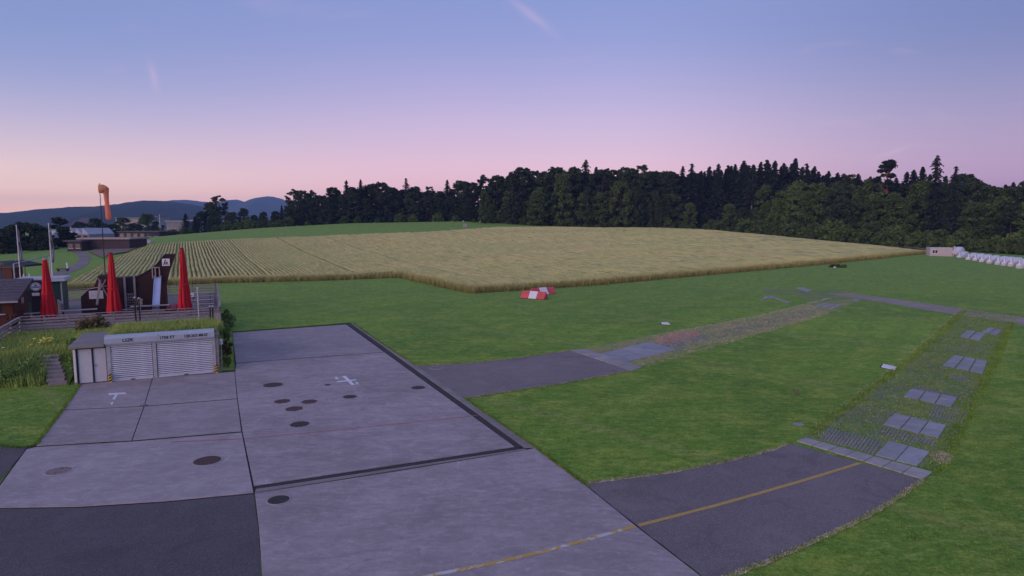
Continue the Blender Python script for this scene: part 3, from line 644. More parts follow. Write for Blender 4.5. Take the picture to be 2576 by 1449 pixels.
tag(link('paver_dry_grass', blades_mesh('paver_dry_grass', td, 'dryedge', .02, .08, .012, 4, .09, 1.3)), 'dry yellow grass on the paver strips', kind='stuff')

# ================================================================== MANHOLE COVERS AND SMALL THINGS ON THE GROUND
def manhole(px, py, wpx, mat, label, rim='conc2', notch=0, z=.034, flat=False):
    x, y = gp(px, py); r = wpx / 2 / FPX * (y * cP + CZ * sP)
    t = thing('manhole_cover', label, 'manhole cover', (x, y, z), random.uniform(0, 3), None if False else 'manhole covers in the paving')
    if notch:
        n = 48; pts = []
        for k in range(n):
            a = 2 * math.pi * k / n; q = r * (1.0 + (.10 if k % (n // notch) < 2 else 0)); pts.append((q * math.cos(a), q * math.sin(a)))
        MB().prism(pts, -.02, .006).build('lid', MAT[mat], t)
    else:
        MB().lathe([(r * .90, -.02), (r * .90, .008), (r * .86, .010)], 40).build('lid', MAT[mat], t)
        m = MB(); n = 40
        m.lathe([(r * .92, .002), (r * .92, .012), (r * 1.02, .012), (r * 1.04, .0)], n, caps=False).build('rim', MAT[rim], t)
    for a in (.6, 3.7): MB().box((r * .5 * math.cos(a), r * .5 * math.sin(a), .013), (r * .22, r * .06, .006), a).build('lifting_slot', MAT['blackp'], t)
    return t
manhole(687, 970, 52, 'iron', 'wide grey manhole cover left of the painted cross, pale rim', 'stone')
manhole(710, 1011, 37, 'ironred', 'jagged rusty manhole cover, leftmost of the cluster of four', notch=8)
manhole(778, 1012, 37, 'ironred', 'jagged rusty manhole cover, rightmost of the cluster of four', notch=6)
manhole(740, 1030, 41, 'ironred', 'jagged dark manhole cover just behind the nearest one of the cluster', notch=6)
manhole(754, 1069, 44, 'iron', 'jagged dark manhole cover, nearest of the cluster of four', notch=12)
manhole(880, 1000, 36, 'iron', 'dark oval manhole cover below the painted cross', 'kerbconc')
manhole(1052, 977, 37, 'iron', 'dark manhole cover by the drain at the right apron edge', 'kerbconc')
manhole(824, 970, 17, 'ironred', 'tiny brownish valve cover left of the painted cross', 'kerbconc')
manhole(701, 1260, 57, 'iron', 'black manhole cover with pale rim in front of the drain', 'stone')
manhole(522, 1161, 70, 'ironred', 'big rusty brown manhole cover on the worn left slab', 'stone')
manhole(148, 1187, 60, 'ironpale', 'pale reddish manhole cover near the left lawn corner', 'conc2')
manhole(1097, 926, 34, 'asph3', 'asphalt-filled manhole cover at the start of the far taxiway', 'stone', z=.016)
manhole(2008, 1069, 30, 'stone', 'pale round concrete lid sunk in the lawn', 'pavground', z=.02)
manhole(362, 1021, 16, 'kerbconc', 'small drain lid at the crossing of slab joints', 'iron')
def sunk_slab(q, label, mat='stone', z=.06):
    P = G(q); cx = sum(p[0] for p in P) / 4; cy = sum(p[1] for p in P) / 4
    t = thing('ground_slab', label, 'slab', (cx, cy, 0)); MB().prism([(p[0] - cx, p[1] - cy) for p in P], 0, z).build('slab', MAT[mat], t, bevel=.015)
    P2 = [((p[0] - cx) * 1.22, (p[1] - cy) * 1.22) for p in P]; MB().prism(P2, 0, .012).build('soil_border', MAT['joint'], t); return t
sunk_slab([(2222, 917), (2256, 925), (2250, 932), (2217, 924)], 'pale rectangular concrete slab lying in the right lawn', 'white')
sunk_slab([(1664, 812), (1680, 812), (1686, 817), (1664, 816)], 'small white square slab in the middle lawn beside the paver strip', 'white')
x, y = gp(2487, 699); t = thing('sand_disc', 'round sandy disc marker on the far right lawn', 'marker', (x, y, 0)); MB().lathe([(1.15, 0), (1.15, .04), (.9, .06)], 28).build('sand_top', MAT['soil'], t); MB().lathe([(1.2, 0), (1.25, .05), (1.16, .05)], 28, caps=False).build('border', MAT['stone'], t)

# red and white marker boards standing as ridge tents
def marker(p0, p1, n, label, w=1.0, h=.55):
    a, b = Vector(gp(*p0)), Vector(gp(*p1)); L = (b - a).length; d = b - a; rz = math.atan2(d.y, d.x)
    t = thing('marker_board', label, 'marker', (a.x, a.y, 0), rz, 'red and white marker boards'); s = L / n
    for i in range(n):
        m = MB(); x0, x1 = i * s + (.01 if i else 0), (i + 1) * s - .01
        v = [(x0, -w / 2, .05), (x1, -w / 2, .05), (x1, -.03, h), (x0, -.03, h), (x0, w / 2, .05), (x1, w / 2, .05), (x1, .03, h), (x0, .03, h)]
        m.add(v, [(0, 1, 2, 3), (5, 4, 7, 6), (3, 2, 6, 7), (0, 3, 7, 4), (1, 5, 6, 2), (0, 4, 5, 1)])
        m.build('panel', MAT['redp' if i % 2 == 0 else 'white'], t, bevel=.02)
    for x in (.3, L - .3):
        for yy in (-.4, .4): MB().box((x, yy, .04), (.08, .08, .08)).build('foot', MAT['dark'], t)
marker((1314, 749), (1374, 753), 3, 'nearer red and white ridged marker board on the lawn', 1.2, .88)
marker((1336, 743), (1392, 738), 3, 'red and white ridged marker board behind the nearer one', 1.2, .88)

# the bird on the lawn: one body grown over a small skeleton
def bird(px, py):
    x, y = gp(px, py)
    v = [(0, 0, .15), (.05, 0, .20), (.09, 0, .27), (.10, 0, .31), (.135, 0, .305), (-.06, 0, .11), (-.15, 0, .07), (-.21, 0, .05), (.0, .03, .09), (.01, .035, .01), (.05, .04, .006), (.0, -.03, .09), (.01, -.035, .01), (.05, -.04, .006)]
    e = [(0, 1), (1, 2), (2, 3), (3, 4), (0, 5), (5, 6), (6, 7), (0, 8), (8, 9), (9, 10), (0, 11), (11, 12), (12, 13)]
    r = [.075, .065, .04, .036, .008, .055, .03, .018, .02, .008, .006, .02, .008, .006]
    m = bpy.data.meshes.new('bird'); m.from_pydata(v, e, []); m.materials.append(MAT['bird']); o = link('bird', m, None, (x, y, .01)); o.rotation_euler = (0, 0, 2.5)
    s = o.modifiers.new('skin', 'SKIN'); 
    for i, q in enumerate(r): m.skin_vertices[0].data[i].radius = (q, q)
    m.skin_vertices[0].data[0].use_root = True
    ss = o.modifiers.new('sub', 'SUBSURF'); ss.levels = ss.render_levels = 2
    tag(o, 'small brown bird standing on the lawn', 'bird')
bird(2001, 995)

# ================================================================== GARAGE IN THE BANK
BF = 41.8
def place(name, label, cat, a, b, z=0.0, group=None, rz=RZ):
    x, y = ab2(a, b); return thing(name, label, cat, (x, y, z), rz, group)
g = place('garage', 'low concrete garage with two pale roller shutters and white doors', 'garage', -3.5, BF)
def bxp(name, mat, par, x0, x1, y0, y1, z0, z1, bevel=0.0):
    return MB().box(((x0 + x1) / 2, (y0 + y1) / 2, (z0 + z1) / 2), (x1 - x0, y1 - y0, z1 - z0)).build(name, MAT[mat], par, bevel=bevel)
L0 = 3.5
bxp('wall', 'kerbconc', g, -7.15 + L0, -7.0 + L0, .0, 4.5, 0, 2.05); bxp('wall', 'kerbconc', g, .02 + L0, .2 + L0, .0, 4.5, 0, 2.3); bxp('wall', 'kerbconc', g, -7.0 + L0, .02 + L0, 3.9, 4.4, 0, 2.0)
bxp('roof', 'kerbconc', g, -7.3 + L0, -5.62 + L0, -.25, 4.6, 2.07, 2.24, .02); bxp('roof', 'kerbconc', g, -5.6 + L0, .25 + L0, .1, 4.6, 2.12, 2.32, .02)
bxp('wall', 'dark', g, -6.99 + L0, .0 + L0, .35, .45, 0, 2.06)                                    # dark interior wall behind the doors
bxp('plinth', 'white', g, -7.13 + L0, -7.02 + L0, -.06, -.005, .15, 2.0)
for x0, x1 in ((-6.93, -6.26), (-6.20, -5.55)):
    d = bxp('door', 'doorpl', g, x0 + L0, x1 + L0, .04, .09, .06, 2.0, .01)
bxp('door_frame', 'dark', g, -7.0 + L0, -5.55 + L0, .1, .16, .0, 2.05)
for x0, x1, z0, z1 in ((-7.0, -6.92, 0, 2.05), (-6.275, -6.195, 0, 1.98), (-7.0, -5.56, 1.982, 2.06), (-7.0, -5.56, 0, .06)): bxp('door_frame', 'dark', g, x0 + L0, x1 + L0, .0, .045, z0, z1)
if True: pass
bxp('door_frame', 'dark', g, -5.6 + L0, -5.57 + L0, .0, .045, .06, 1.98); bxp('door_handle', 'steel', g, -6.15 + L0, -6.12 + L0, -.02, .035, .95, 1.1)
for nm, x0, x1 in (('left', -5.36, -3.32), ('right', -3.06, -.16)):
    sh = empty('shutter'); sh.parent = g; n = 18; h0, h1 = .10, 2.08
    prof = [(.03, .0), (-.015, .012), (-.03, .04), (-.03, .07), (-.010, .088)]
    m = MB(); w = (x1 - x0) / 2; m.add([(sx * w, q[0], q[1]) for sx in (-1, 1) for q in prof], [(i, i + 1, 5 + i + 1, 5 + i) for i in range(4)])
    sm_ = m.mesh('slat', MAT['shutter'])
    for k in range(n): link('slat', sm_, sh, ((x0 + x1) / 2 + L0, .02, h0 + k * .1105))
    MB().box(((x0 + x1) / 2 + L0, .05, 1.1), (x1 - x0, .02, 2.0)).build('slat_gap_shade', MAT['dark'], sh); MB().box(((x0 + x1) / 2 + L0, .01, .055), (x1 - x0, .05, .085)).build('bottom_bar', MAT['shutter'], sh)  # dark sheet added behind the slats, painting the shade in their gaps
    MB().box(((x0 + x1) / 2 + L0, -.03, .06), (.22, .04, .04)).build('handle', MAT['dark'], sh)
for x in (-5.46, -3.19, -.07): bxp('guide_rail', 'steel', g, x - .1 + L0, x + .1 + L0, -.05, .06, 0, 2.12, .01)
fa = MB(); fx0, fx1 = -5.60 + L0, .0 + L0
fa.add([(x, y, z) for x in (fx0, fx1) for y, z in ((-.14, 2.10), (-.20, 2.22), (-.20, 2.50), (-.12, 2.62), (.30, 2.66), (.30, 2.10))], [(0, 1, 2, 3, 4, 5), (11, 10, 9, 8, 7, 6)] + [(i, 6 + i, 6 + (i + 1) % 6, (i + 1) % 6) for i in range(6)])
fo = fa.build('fascia', MAT['fascia'], g, bevel=.01)
bxp('fascia_seam', 'steel', g, -2.98 + L0, -2.95 + L0, -.212, -.19, 2.14, 2.6)
for tx, s, xx in (('LSZK', .245, -4.46), ('1758 FT', .235, -2.50), ('120.355 MHZ', .225, -1.00)):
    text_mesh('lettering', tx, s, MAT['blackp'], g, Matrix.Translation((xx + L0, -.210, 2.36)) @ Matrix.Rotation(math.pi / 2, 4, 'X'))
for xx, lab in ((-5.42, 'left'), (.02, 'right')):
    t = place('bumper_post', 'yellow and black striped bumper at the %s foot of the roller shutters' % lab, 'bumper', xx, BF - .2, 0, 'striped bumpers')
    MB().box((0, 0, .24), (.14, .14, .48)).build('post', MAT['yellow'], t, bevel=.02)
    for k in range(3):
        m = MB(); z = .06 + k * .16
        m.add([(-.072, -.076, z), (.072, -.076, z + .08), (.072, -.076, z + .16), (-.072, -.076, z + .08), (-.072, -.066, z), (.072, -.066, z + .08), (.072, -.066, z + .16), (-.072, -.066, z + .08)], [(0, 1, 2, 3), (4, 7, 6, 5), (0, 4, 5, 1), (2, 6, 7, 3), (1, 5, 6, 2), (0, 3, 7, 4)]).build('stripe', MAT['blackp'], t)
t = place('wall_lamp', 'little white lamp with dark bands on the garage end', 'lamp', .34, BF + .35, 0); m = MB().tube([(0, 0, 0), (0, 0, 1.6)], .03, 8).build('post', MAT['steel'], t); MB().lathe([(.05, 1.6), (.11, 1.64), (.11, 1.74), (.06, 1.76), (.11, 1.80), (.11, 1.9), (.04, 1.96)], 14).build('lamp_head', MAT['white'], t)

# --- grassy bank round and behind the garage
def bank_h(a, b):
    a = np.asarray(a, float); b = np.asarray(b, float)
    back = np.interp(b, [BF + .3, BF + 1.2, 48, 53, 56.3], [2.28, 2.30, 1.75, 1.05, .75])
    left = np.interp(b - .25 * np.clip(-a - 8, 0, 20), [41.6, 43.0, 45.5, 49.0, 56.3], [0, .25, .95, 1.0, .75])
    k = sst((a + 8.6) / 1.3) * sst((b - 44.6) / 2.2); left = left + .05 * sst((a + 9.5) / 1.5) * sst((b - 42.6) / 1.5); r = back * k + left * (1 - k)
    side = sst((1.02 - a) / .75)
    side = np.where((a > .2) & (b < 48), side * np.interp(b, [41, 44, 48], [.12, .35, 1.0]), side)
    return r * side
ba = np.linspace(-30, 1.05, 96); bb = np.linspace(41.5, 56.6, 60); BA, BB = np.meshgrid(ba, bb); BZ = bank_h(BA, BB)
BZ = BZ + np.where(BZ > .1, np.random.uniform(-.03, .03, BZ.shape), 0) - .01
bx_, by_ = BA * VX + BB * UX, BA * VY + BB * UY
nx = len(ba); ii = (np.arange(len(bb) - 1)[:, None] * nx + np.arange(nx - 1)[None])
inside = ((BA[:-1, :-1] > -7.5) & (BA[:-1, 1:] < .35) & (BB[:-1, :-1] < BF + 4.2)); ii = ii[~inside].ravel()
bank = tag(link('bank', npmesh('bank', np.stack([bx_.ravel(), by_.ravel(), BZ.ravel()], 1), np.stack([ii, ii + 1, ii + nx + 1, ii + nx], 1), MAT['grass'])), 'grassy bank rising behind the garage', kind='structure')
def bank_pts(n, a0, a1, b0, b1, cond=None):
    a = np.random.uniform(a0, a1, n); b = np.random.uniform(b0, b1, n); z = bank_h(a, b); k = z > .06
    k &= ~((a > -7.4) & (a < .3) & (b < BF + 4.4)); k &= ~((a > -8.7) & (a < -7.3) & (b < 44.8))
    if cond is not None: k &= cond(a, b)
    a, b, z = a[k], b[k], z[k]; return np.stack([a * VX + b * UX, a * VY + b * UY, z - .03], 1)
mp = bank_pts(26000, -18, .95, 42, 56.4)
ra = np.random.uniform(-5.5, .15, 3600); rb = np.random.uniform(BF + .8, BF + 4.5, 3600); mp = np.concatenate([mp, np.stack([ra * VX + rb * UX, ra * VY + rb * UY, 0 * ra + 2.31], 1)])
tag(link('meadow_grass', blades_mesh('meadow_grass', mp, 'meadow', .18, .62, .015, 4, .10, .7)), 'tall wild meadow grass on the bank', kind='stuff')
mp2 = bank_pts(3200, -18, -8.6, 42.2, 46); tag(link('tall_weeds', blades_mesh('tall_weeds', mp2, 'weeds', .25, .80, .022, 4, .14, .6)), 'dark tall weeds at the left foot of the bank', kind='stuff')

def leafcloud(n, cs, rs, lo, hi, flat=1.0):
    k = np.random.randint(0, len(cs), n); c = np.asarray(cs, float)[k]; r = np.asarray(rs, float)[k]
    d = np.random.normal(size=(n, 3)); d /= np.linalg.norm(d, axis=1)[:, None]; d *= (np.random.uniform(0, 1, n) ** .45 * r)[:, None]; d[:, 2] *= flat
    P = c + d; u = np.random.normal(size=(n, 3)); u /= np.linalg.norm(u, axis=1)[:, None]
    w = np.cross(u, np.random.normal(size=(n, 3))); w /= np.linalg.norm(w, axis=1)[:, None]; s = np.random.uniform(lo, hi, n)[:, None]
    V = np.stack([P - u * s, P + w * s * .6, P + u * s, P - w * s * .6], 1).reshape(-1, 3); b = np.arange(n) * 4
    return V, np.stack([b, b + 1, b + 2, b + 3], 1)
def shrub_mesh(name, r, h, mat, n=900, lf=.09, lumps=12):
    cs = []; rs = []
    for _ in range(lumps):
        t = random.uniform(0, 6.28); q = r * random.uniform(.1, .75); cs.append((q * math.cos(t), q * math.sin(t), h * random.uniform(.25, .8))); rs.append(r * random.uniform(.28, .5))
    V, F = leafcloud(n, cs, rs, lf * .6, lf * 1.3); V[:, 2] = np.clip(V[:, 2], .0, None)
    return npmesh(name, V, F, MAT[mat]), cs
def shrub(a, b, r, h, mat, label, n=900, lf=.09, z=None, cat='shrub', world=None, group=None, name='shrub'):
    x, y = world if world else ab2(a, b)
    if z is None: z = float(bank_h(a, b)) if not world else H(x, y)
    t = thing(name, label, cat, (x, y, z - .03), random.uniform(0, 6), group); m, cs = shrub_mesh('foliage', r, h, mat, n, lf); link('foliage', m, t)
    s = MB()
    for c in cs[:6]: s.tube([(0, 0, 0), (c[0] * .5, c[1] * .5, c[2] * .6), c], [.03, .02, .008], 5)
    s.build('stem', MAT['bark'], t); return t
shrub(-7.35, 49.8, 1.05, 1.35, 'lf_brown', 'brownish round bush on the bank before the fence', 1600, .10)
shrub(-7.35, 43.4, .42, .95, 'lf_shrub', 'green bush beside the stone steps at the garage corner', 900, .07)
shrub(-7.6, 45.6, .6, .8, 'lf_shrub', 'dark green bush behind the stone steps', 900, .08); shrub(-9.5, 44.2, .8, .9, 'lf_shrub', 'leafy bush left of the stone steps', 900, .08)
shrub(-10.4, 43.0, .8, .9, 'lf_shrub', 'leafy green plant at the bank foot by the left lawn', 900, .08)
shrub(.62, 44.6, .42, 1.5, 'lf_brown', 'dry brownish shrub at the right end of the garage', 800, .07); shrub(.62, 46.8, .45, 1.3, 'lf_shrub', 'green shrub on the strip right of the garage', 800, .07)
shrub(.72, 43.1, .32, .75, 'lf_shrub', 'low green tuft at the garage corner by the apron', 500, .06)
shrub(1.0, 57.8, .7, 1.0, 'lf_shrub', 'green shrub against the terrace end wall', 900, .09, 0); shrub(1.1, 60.2, .7, 1.3, 'lf_shrub', 'tall green shrub along the terrace end fence', 900, .09, 0); shrub(1.1, 63.0, .5, 1.3, 'lf_shrub', 'yellowish shrub at the far terrace end fence', 800, .09, 0)
shrub(.85, 55.0, .45, 1.2, 'lf_shrub', 'green shrub below the terrace corner', 700, .08, .0); shrub(-.9, 50.2, .55, .6, 'lf_shrub', 'low green shrub on the garage roof bank', 700, .07)
shrub(-13.3, 57.6, .6, 1.2, 'lf_red', 'reddish plant by the hut corner', 900, .08, 1.2)
# flowers on the bank
def flowers(a, b, mat, label, n=16, spread=.45, h=.9, sz=.055):
    x, y = ab2(a, b); z = float(bank_h(a, b)); t = thing('flower_clump', label, 'flowers', (x, y, z - .03), 0, 'flowering clumps on the bank'); st = MB(); hd = MB()
    for _ in range(n):
        dx, dy = random.gauss(0, spread * .5), random.gauss(0, spread * .5); hh = h * random.uniform(.6, 1.1)
        st.tube([(dx * .4, dy * .4, 0), (dx, dy, hh)], .010, 4, False); hd.lathe([(sz * .2, hh - .02), (sz, hh + .01), (sz * .75, hh + .035), (sz * .1, hh + .04)], 7, (dx, dy, 0))
    tag(st.build('stem', MAT['lf_shrub'], t), kind='stuff'); tag(hd.build('blossom', MAT[mat], t), kind='stuff')
flowers(-12.1, 43.6, 'petal_y', 'pale yellow flower clump at the bank foot by the left edge', 34, .8, 1.0, .12)
flowers(-13.2, 43.9, 'petal_y', 'pale yellow flowers cut by the left picture edge', 16, .5, 1.2, .11)
flowers(-11.2, 43.0, 'petal_y', 'few low yellow flowers before the left weeds', 9, .5, .6, .10)
flowers(-9.7, 48.5, 'petal_y', 'yellow flower clump left of the brownish bush', 18, .5, .75, .09)
flowers(-13.3, 50.2, 'petal_w', 'white flower clump below the sloping fence', 12, .6, .8, .10); flowers(-12.4, 47.5, 'petal_w', 'scattered white flowers high on the left bank', 12, .8, .8, .09)
# stone steps
st = place('stone_steps', 'little flight of rough stone steps up the bank', 'steps', -7.95, 41.9)
for k in range(8):
    MB().box((-.12 * k + random.uniform(-.04, .04), .15 + k * .42, .13 + k * .145), (.85, .40, .17), random.uniform(-.08, .08)).build('step', MAT['kerbconc'], st, bevel=.02)

# ================================================================== TERRACE
TZ = 1.2
ter = MB().prism([ab2(-40, 56.65), ab2(.45, 56.65), ab2(.45, 77.5), ab2(-40, 77.5)], -.1, TZ).build('terrace', MAT['kerbconc']); tag(ter, 'raised concrete terrace behind the bank', kind='structure')
deck = MB().sheet([ab2(-40, 56.8), ab2(.3, 56.8), ab2(.3, 77.3), ab2(-40, 77.3)], TZ + .012).build('deck', MAT['asph'], ter)  # deck colour darkened to stand for shade behind fence boards and benches
fl = place('retaining_wall', 'short grey concrete wall end under the terrace corner', 'wall', .25, 56.4); bxp('wall_block', 'conc2', fl, -.45, .3, -.12, .2, 0, 1.75, .02); bxp('coping', 'kerbconc', fl, -.48, .33, -.15, .23, 1.752, 1.8)
def fence(name, label, pts, h, nb, nboard, bh=.13, gap=.10, mat='greywood', top=True, group=None, post_s=1, z_low=0.0, board_mat=None):
    x0, y0, z0 = pts[0]; t = thing(name, label, 'fence', (x0, y0, z0), 0, group)
    for si in range(len(pts) - 1):
        A, B = Vector(pts[si]) - Vector(pts[0]), Vector(pts[si + 1]) - Vector(pts[0]); d = (B - A); L = Vector((d.x, d.y)).length; d2 = Vector((d.x, d.y, 0)).normalized(); nr = Vector((-d2.y, d2.x, 0)) * post_s
        k_ = nb[si]
        for k in range(k_ + 1):
            if si and k == 0: continue
            p = A.lerp(B, k / k_) + nr * .03; MB().bar(p + Vector((0, 0, z_low)), p + Vector((random.uniform(-.01, .01), 0, h + .02)), .09, .09).build('post', MAT[mat], t)
        for k in range(k_):
            p, q = A.lerp(B, k / k_), A.lerp(B, (k + 1) / k_); e = (q - p).normalized() * .012
            for j in range(nboard):
                z = h - .10 - bh / 2 - j * (bh + gap) + random.uniform(-.015, .015); dz = random.uniform(-.012, .012)
                MB().bar(p + e + Vector((0, 0, z)) - nr * .035, q - e + Vector((0, 0, z + dz)) - nr * .035, .03, bh * random.uniform(.92, 1.04)).build('board', MAT[board_mat or mat], t)
            if top: MB().bar(p + e + Vector((0, 0, h + .04)), q - e + Vector((0, 0, h + .04)), .16, .04).build('top_rail', MAT[mat], t)
    return t
fence('terrace_fence', 'weathered grey board fence along the terrace front', [AB(-12.7, 56.55, TZ - .25), AB(.40, 56.55, TZ - .25)], 1.22, [9], 5, .125, .10)
fence('terrace_fence', 'grey board fence down the right end of the terrace', [AB(.50, 56.7, TZ - .1), AB(.50, 77.4, TZ - .1)], 1.15, [9], 4, .13, .12)
fence('stair_fence', 'sloping grey fence at the left corner of the bank', [AB(-12.72, 56.4, TZ - .25), AB(-12.9, 50.0, .75), AB(-13.5, 46.5, .5)], 1.2, [3, 2], 3, .13, .16)
fence('rear_fence', 'greenish rail fence at the back of the terrace', [AB(-15.5, 77.0, TZ), AB(.35, 77.2, TZ)], 1.05, [7], 4, .12, .14, board_mat='greywood')
fence('play_fence', 'low slatted fence beside the dark green kiosk', [AB(-12.15, 66.5, TZ), AB(-11.2, 62.8, TZ)], 1.1, [2], 5, .12, .08)

# closed red parasols
def parasol(px, pyt, b, label, seed):
    random.seed(seed); a, zt = onb(px, pyt, b); t = place('parasol', label, 'parasol', a, b, TZ, 'closed red parasols on the terrace'); hh = zt - TZ
    MB().lathe([(.035, 0), (.035, hh - .05)], 10).build('pole', MAT['steel'], t)
    MB().lathe([(.45, 0), (.45, .10), (.40, .13), (.08, .14), (.06, .35)], 20).build('base', MAT['kerbconc'], t)
    MB().lathe([(.15, hh - .06), (.155, hh), (.12, hh + .05), (.03, hh + .07)], 14).build('cap', MAT['palewood'] if seed == 1 else MAT['ironred'], t)
    ph = random.uniform(0, 6); n = 96; z0 = .40
    prof = [(.53, z0), (.50, z0 + .25), (.455, z0 + .7), (.41, z0 + 1.2), (.34, z0 + 1.9), (.27, z0 + 2.7), (.20, hh * .82), (.16, hh * .93), (.14, hh - .07)]
    def mod(tt, z):
        k = max(0, 1 - (z - z0) / (hh - z0)); return .78 + (.10 + .50 * k ** .6) * (abs(math.sin(4 * tt + ph + .5 * math.sin(z * 1.3))) ** .7 - .35) * (.8 + .4 * math.sin(3 * tt + ph)) + .10 * k * math.cos(3 * tt + ph * 2 + z) + .06 * math.cos(19 * tt + 2 * z + ph) + .22 * (1 - k)
    cm = MB().lathe(prof, n, mod=mod, caps=False)
    vv = []
    for (x, y, z) in cm.v:                                 # ragged hem where the panels hang apart
        tt = math.atan2(y, x)
        if z < z0 + .01: z += .16 * (1 + math.cos(4 * tt + ph)) * random.uniform(.7, 1)
        vv.append((x, y, z))
    cm.v = vv; cm.build('canopy', MAT['red'], t, smooth=True)
    MB().lathe([(.36, hh * .45), (.38, hh * .46), (.36, hh * .47)], 24, mod=lambda tt, z: 1 + .1 * math.cos(8 * tt + ph)).build('tie_strap', MAT['red'], t)
parasol(112, 652, 60.2, 'closed red parasol nearest the brown hut, pale cap', 1)
parasol(278, 637, 60.2, 'closed red parasol before the nose of the wooden aeroplane', 2)
parasol(457, 625, 60.2, 'closed red parasol right of the slide', 3)
random.seed(11)

# tables and benches
def table(a, b, L, label, rot=0.0, mat='palewood', h=.75, w=.75, group='terrace tables and benches', cat='table', name='table'):
    t = place(name, label, cat, a, b, TZ + .015, group, RZ + rot); n = max(2, int(w / .18)); s = w / n
    for k in range(n): MB().box((0, -w / 2 + s * (k + .5), h), (L, s - .02, .04)).build('plank', MAT[mat], t, bevel=.006)
    for sx in (-1, 1):
        m = MB(); x = sx * (L / 2 - .3)
        for sy in (-1, 1): m.bar((x, sy * w * .42, 0), (x, sy * w * .34, h - .03), .05, .05)
        m.bar((x, -w * .36, h - .06), (x, w * .36, h - .06), .05, .05); m.bar((x, -w * .38, h * .45), (x, w * .38, h * .45), .04, .04); m.build('leg_frame', MAT['dark'], t)
    return t
def bench(a, b, L, label, rot=0.0, mat='palewood'): return table(a, b, L, label, rot, mat, .46, .30, 'terrace tables and benches', 'bench', 'bench')
spots = [(61.3, 'nearest'), (64.6, 'second'), (67.9, 'third'), (71.4, 'farthest')]
for b_, w_ in spots:
    table(-.95, b_, 2.1, 'plank table, %s of the row by the terrace end fence' % w_)
    bench(-.95, b_ - .75, 2.1, 'narrow bench on the near side of the %s end table' % w_); bench(-.95, b_ + .75, 2.1, 'narrow bench on the far side of the %s end table' % w_)
table(-4.85, 61.9, 2.9, 'long pale-topped table below the slide', .0, 'palewood'); bench(-4.4, 60.9, 2.6, 'bench before the long pale-topped table')
table(-9.9, 61.3, 2.6, 'long table by the wooden aeroplane nose', .10); bench(-9.9, 60.3, 2.6, 'bench before the long table at the aeroplane nose', .10); table(-12.6, 60.6, 1.4, 'short table between hut and parasol', .1)
bench(-6.6, 62.4, 1.5, 'bench between the middle parasol and the pale-topped table')

# small toys and planters
def toy_truck(a, b, label, mat1, mat2):
    t = place('ride_on_toy', label, 'toy', a, b, TZ + .01, None, RZ + .4)
    MB().box((0, 0, .32), (.7, .34, .16)).build('body', MAT[mat1], t, bevel=.04); MB().box((-.18, 0, .52), (.26, .30, .26)).build('cab', MAT[mat2], t, bevel=.03)
    for x in (-.22, .22):
        for yy in (-.2, .2):
            m = MB().tube([(x, yy - .04, .14), (x, yy + .04, .14)], .14, 14).build('wheel', MAT['blackp'], t)
toy_truck(-2.75, 63.3, 'blue and red ride-on toy by the right parasol', 'blue', 'redp'); toy_truck(-3.3, 62.9, 'red ride-on toy beside the blue one', 'redp', 'redp')
t = place('bird_box', 'small pale box on a post left of the slide', 'box', -5.75, 64.0, TZ); MB().box((0, 0, .35), (.06, .06, .7)).build('post', MAT['greywood'], t); MB().box((0, 0, .85), (.34, .28, .40)).build('box_body', MAT['palewood'], t, bevel=.02); MB().wall([(-.24, 1.05), (.24, 1.05), (0, 1.25)], -.2, .2).build('roof', MAT['palewood'], t)
t = place('mailbox', 'white box on a post right of the third parasol', 'box', -1.75, 62.6, TZ); MB().box((0, 0, .6), (.08, .08, 1.2)).build('post', MAT['steel'], t); MB().box((0, 0, 1.42), (.55, .35, .30)).build('box_body', MAT['white'], t, bevel=.03); MB().box((0, -.18, 1.42), (.3, .02, .05)).build('slot', MAT['dark'], t)
t = place('notice_panel', 'pale free-standing panel right of the third parasol', 'panel', -1.85, 60.7, TZ); MB().box((0, 0, .62), (.75, .06, .9)).build('board', MAT['doorpl'], t, bevel=.02)
for sx in (-.3, .3): MB().box((sx, 0, .09), (.06, .3, .18)).build('foot', MAT['steel'], t)

# wooden aeroplane to play in
BP = 65.0; oa = -6.0
def pl(px, py, b=BP, z0=TZ):
    a, z = onb(px, py, b); return a - oa, z - z0
ap = place('play_aeroplane', 'dark brown wooden aeroplane playhouse with tall tail fin', 'playhouse', oa, BP, TZ)
body = [pl(262, 703), pl(344, 696.5), pl(366, 685), pl(388, 671), pl(402, 655), pl(414, 640.5), pl(440, 640.5), pl(431, 668), pl(421, 697)]
body = body + [(pl(417, 722)[0], pl(417, 722)[1]), (pl(417, 722)[0], 0), (pl(262, 703)[0], 0)]
fz = MB().wall(body, 0, 1.9).build('fuselage', MAT['brownwood'], ap)
edge = MB()
for p, q in zip(body[:6], body[1:7]): edge.bar((p[0], -.03, p[1] + .02), (q[0], -.03, q[1] + .02), .10, .06)
edge.build('roof_edge', MAT['shedwood'], ap)
nose = [pl(203, 747, 63.6), pl(224, 727.5, 63.6), pl(268, 720, 63.6)]; xn0, xn1 = nose[0][0], nose[2][0]
MB().wall(nose + [(xn1, 0), (xn0, 0)], -1.4, 1.2).build('nose', MAT['brownwood'], ap)
cb = [pl(236, 722, 64.6), pl(247, 693.5, 64.6), pl(267, 692.5, 64.6), pl(267, 722, 64.6)]; MB().wall(cb + [(cb[3][0], .3), (cb[0][0], .3)], -.35, 1.5).build('cockpit', MAT['brownwood'], ap)
MB().bar((nose[0][0], -1.42, nose[0][1] + .03), (nose[1][0], -1.42, nose[1][1] + .03), .1, .06).bar((nose[1][0], -1.42, nose[1][1] + .03), (nose[2][0], -1.42, nose[2][1] + .03), .1, .06).build('nose_trim', MAT['palewood'], ap)
d0, d1 = pl(316, 699), pl(337.5, 746)
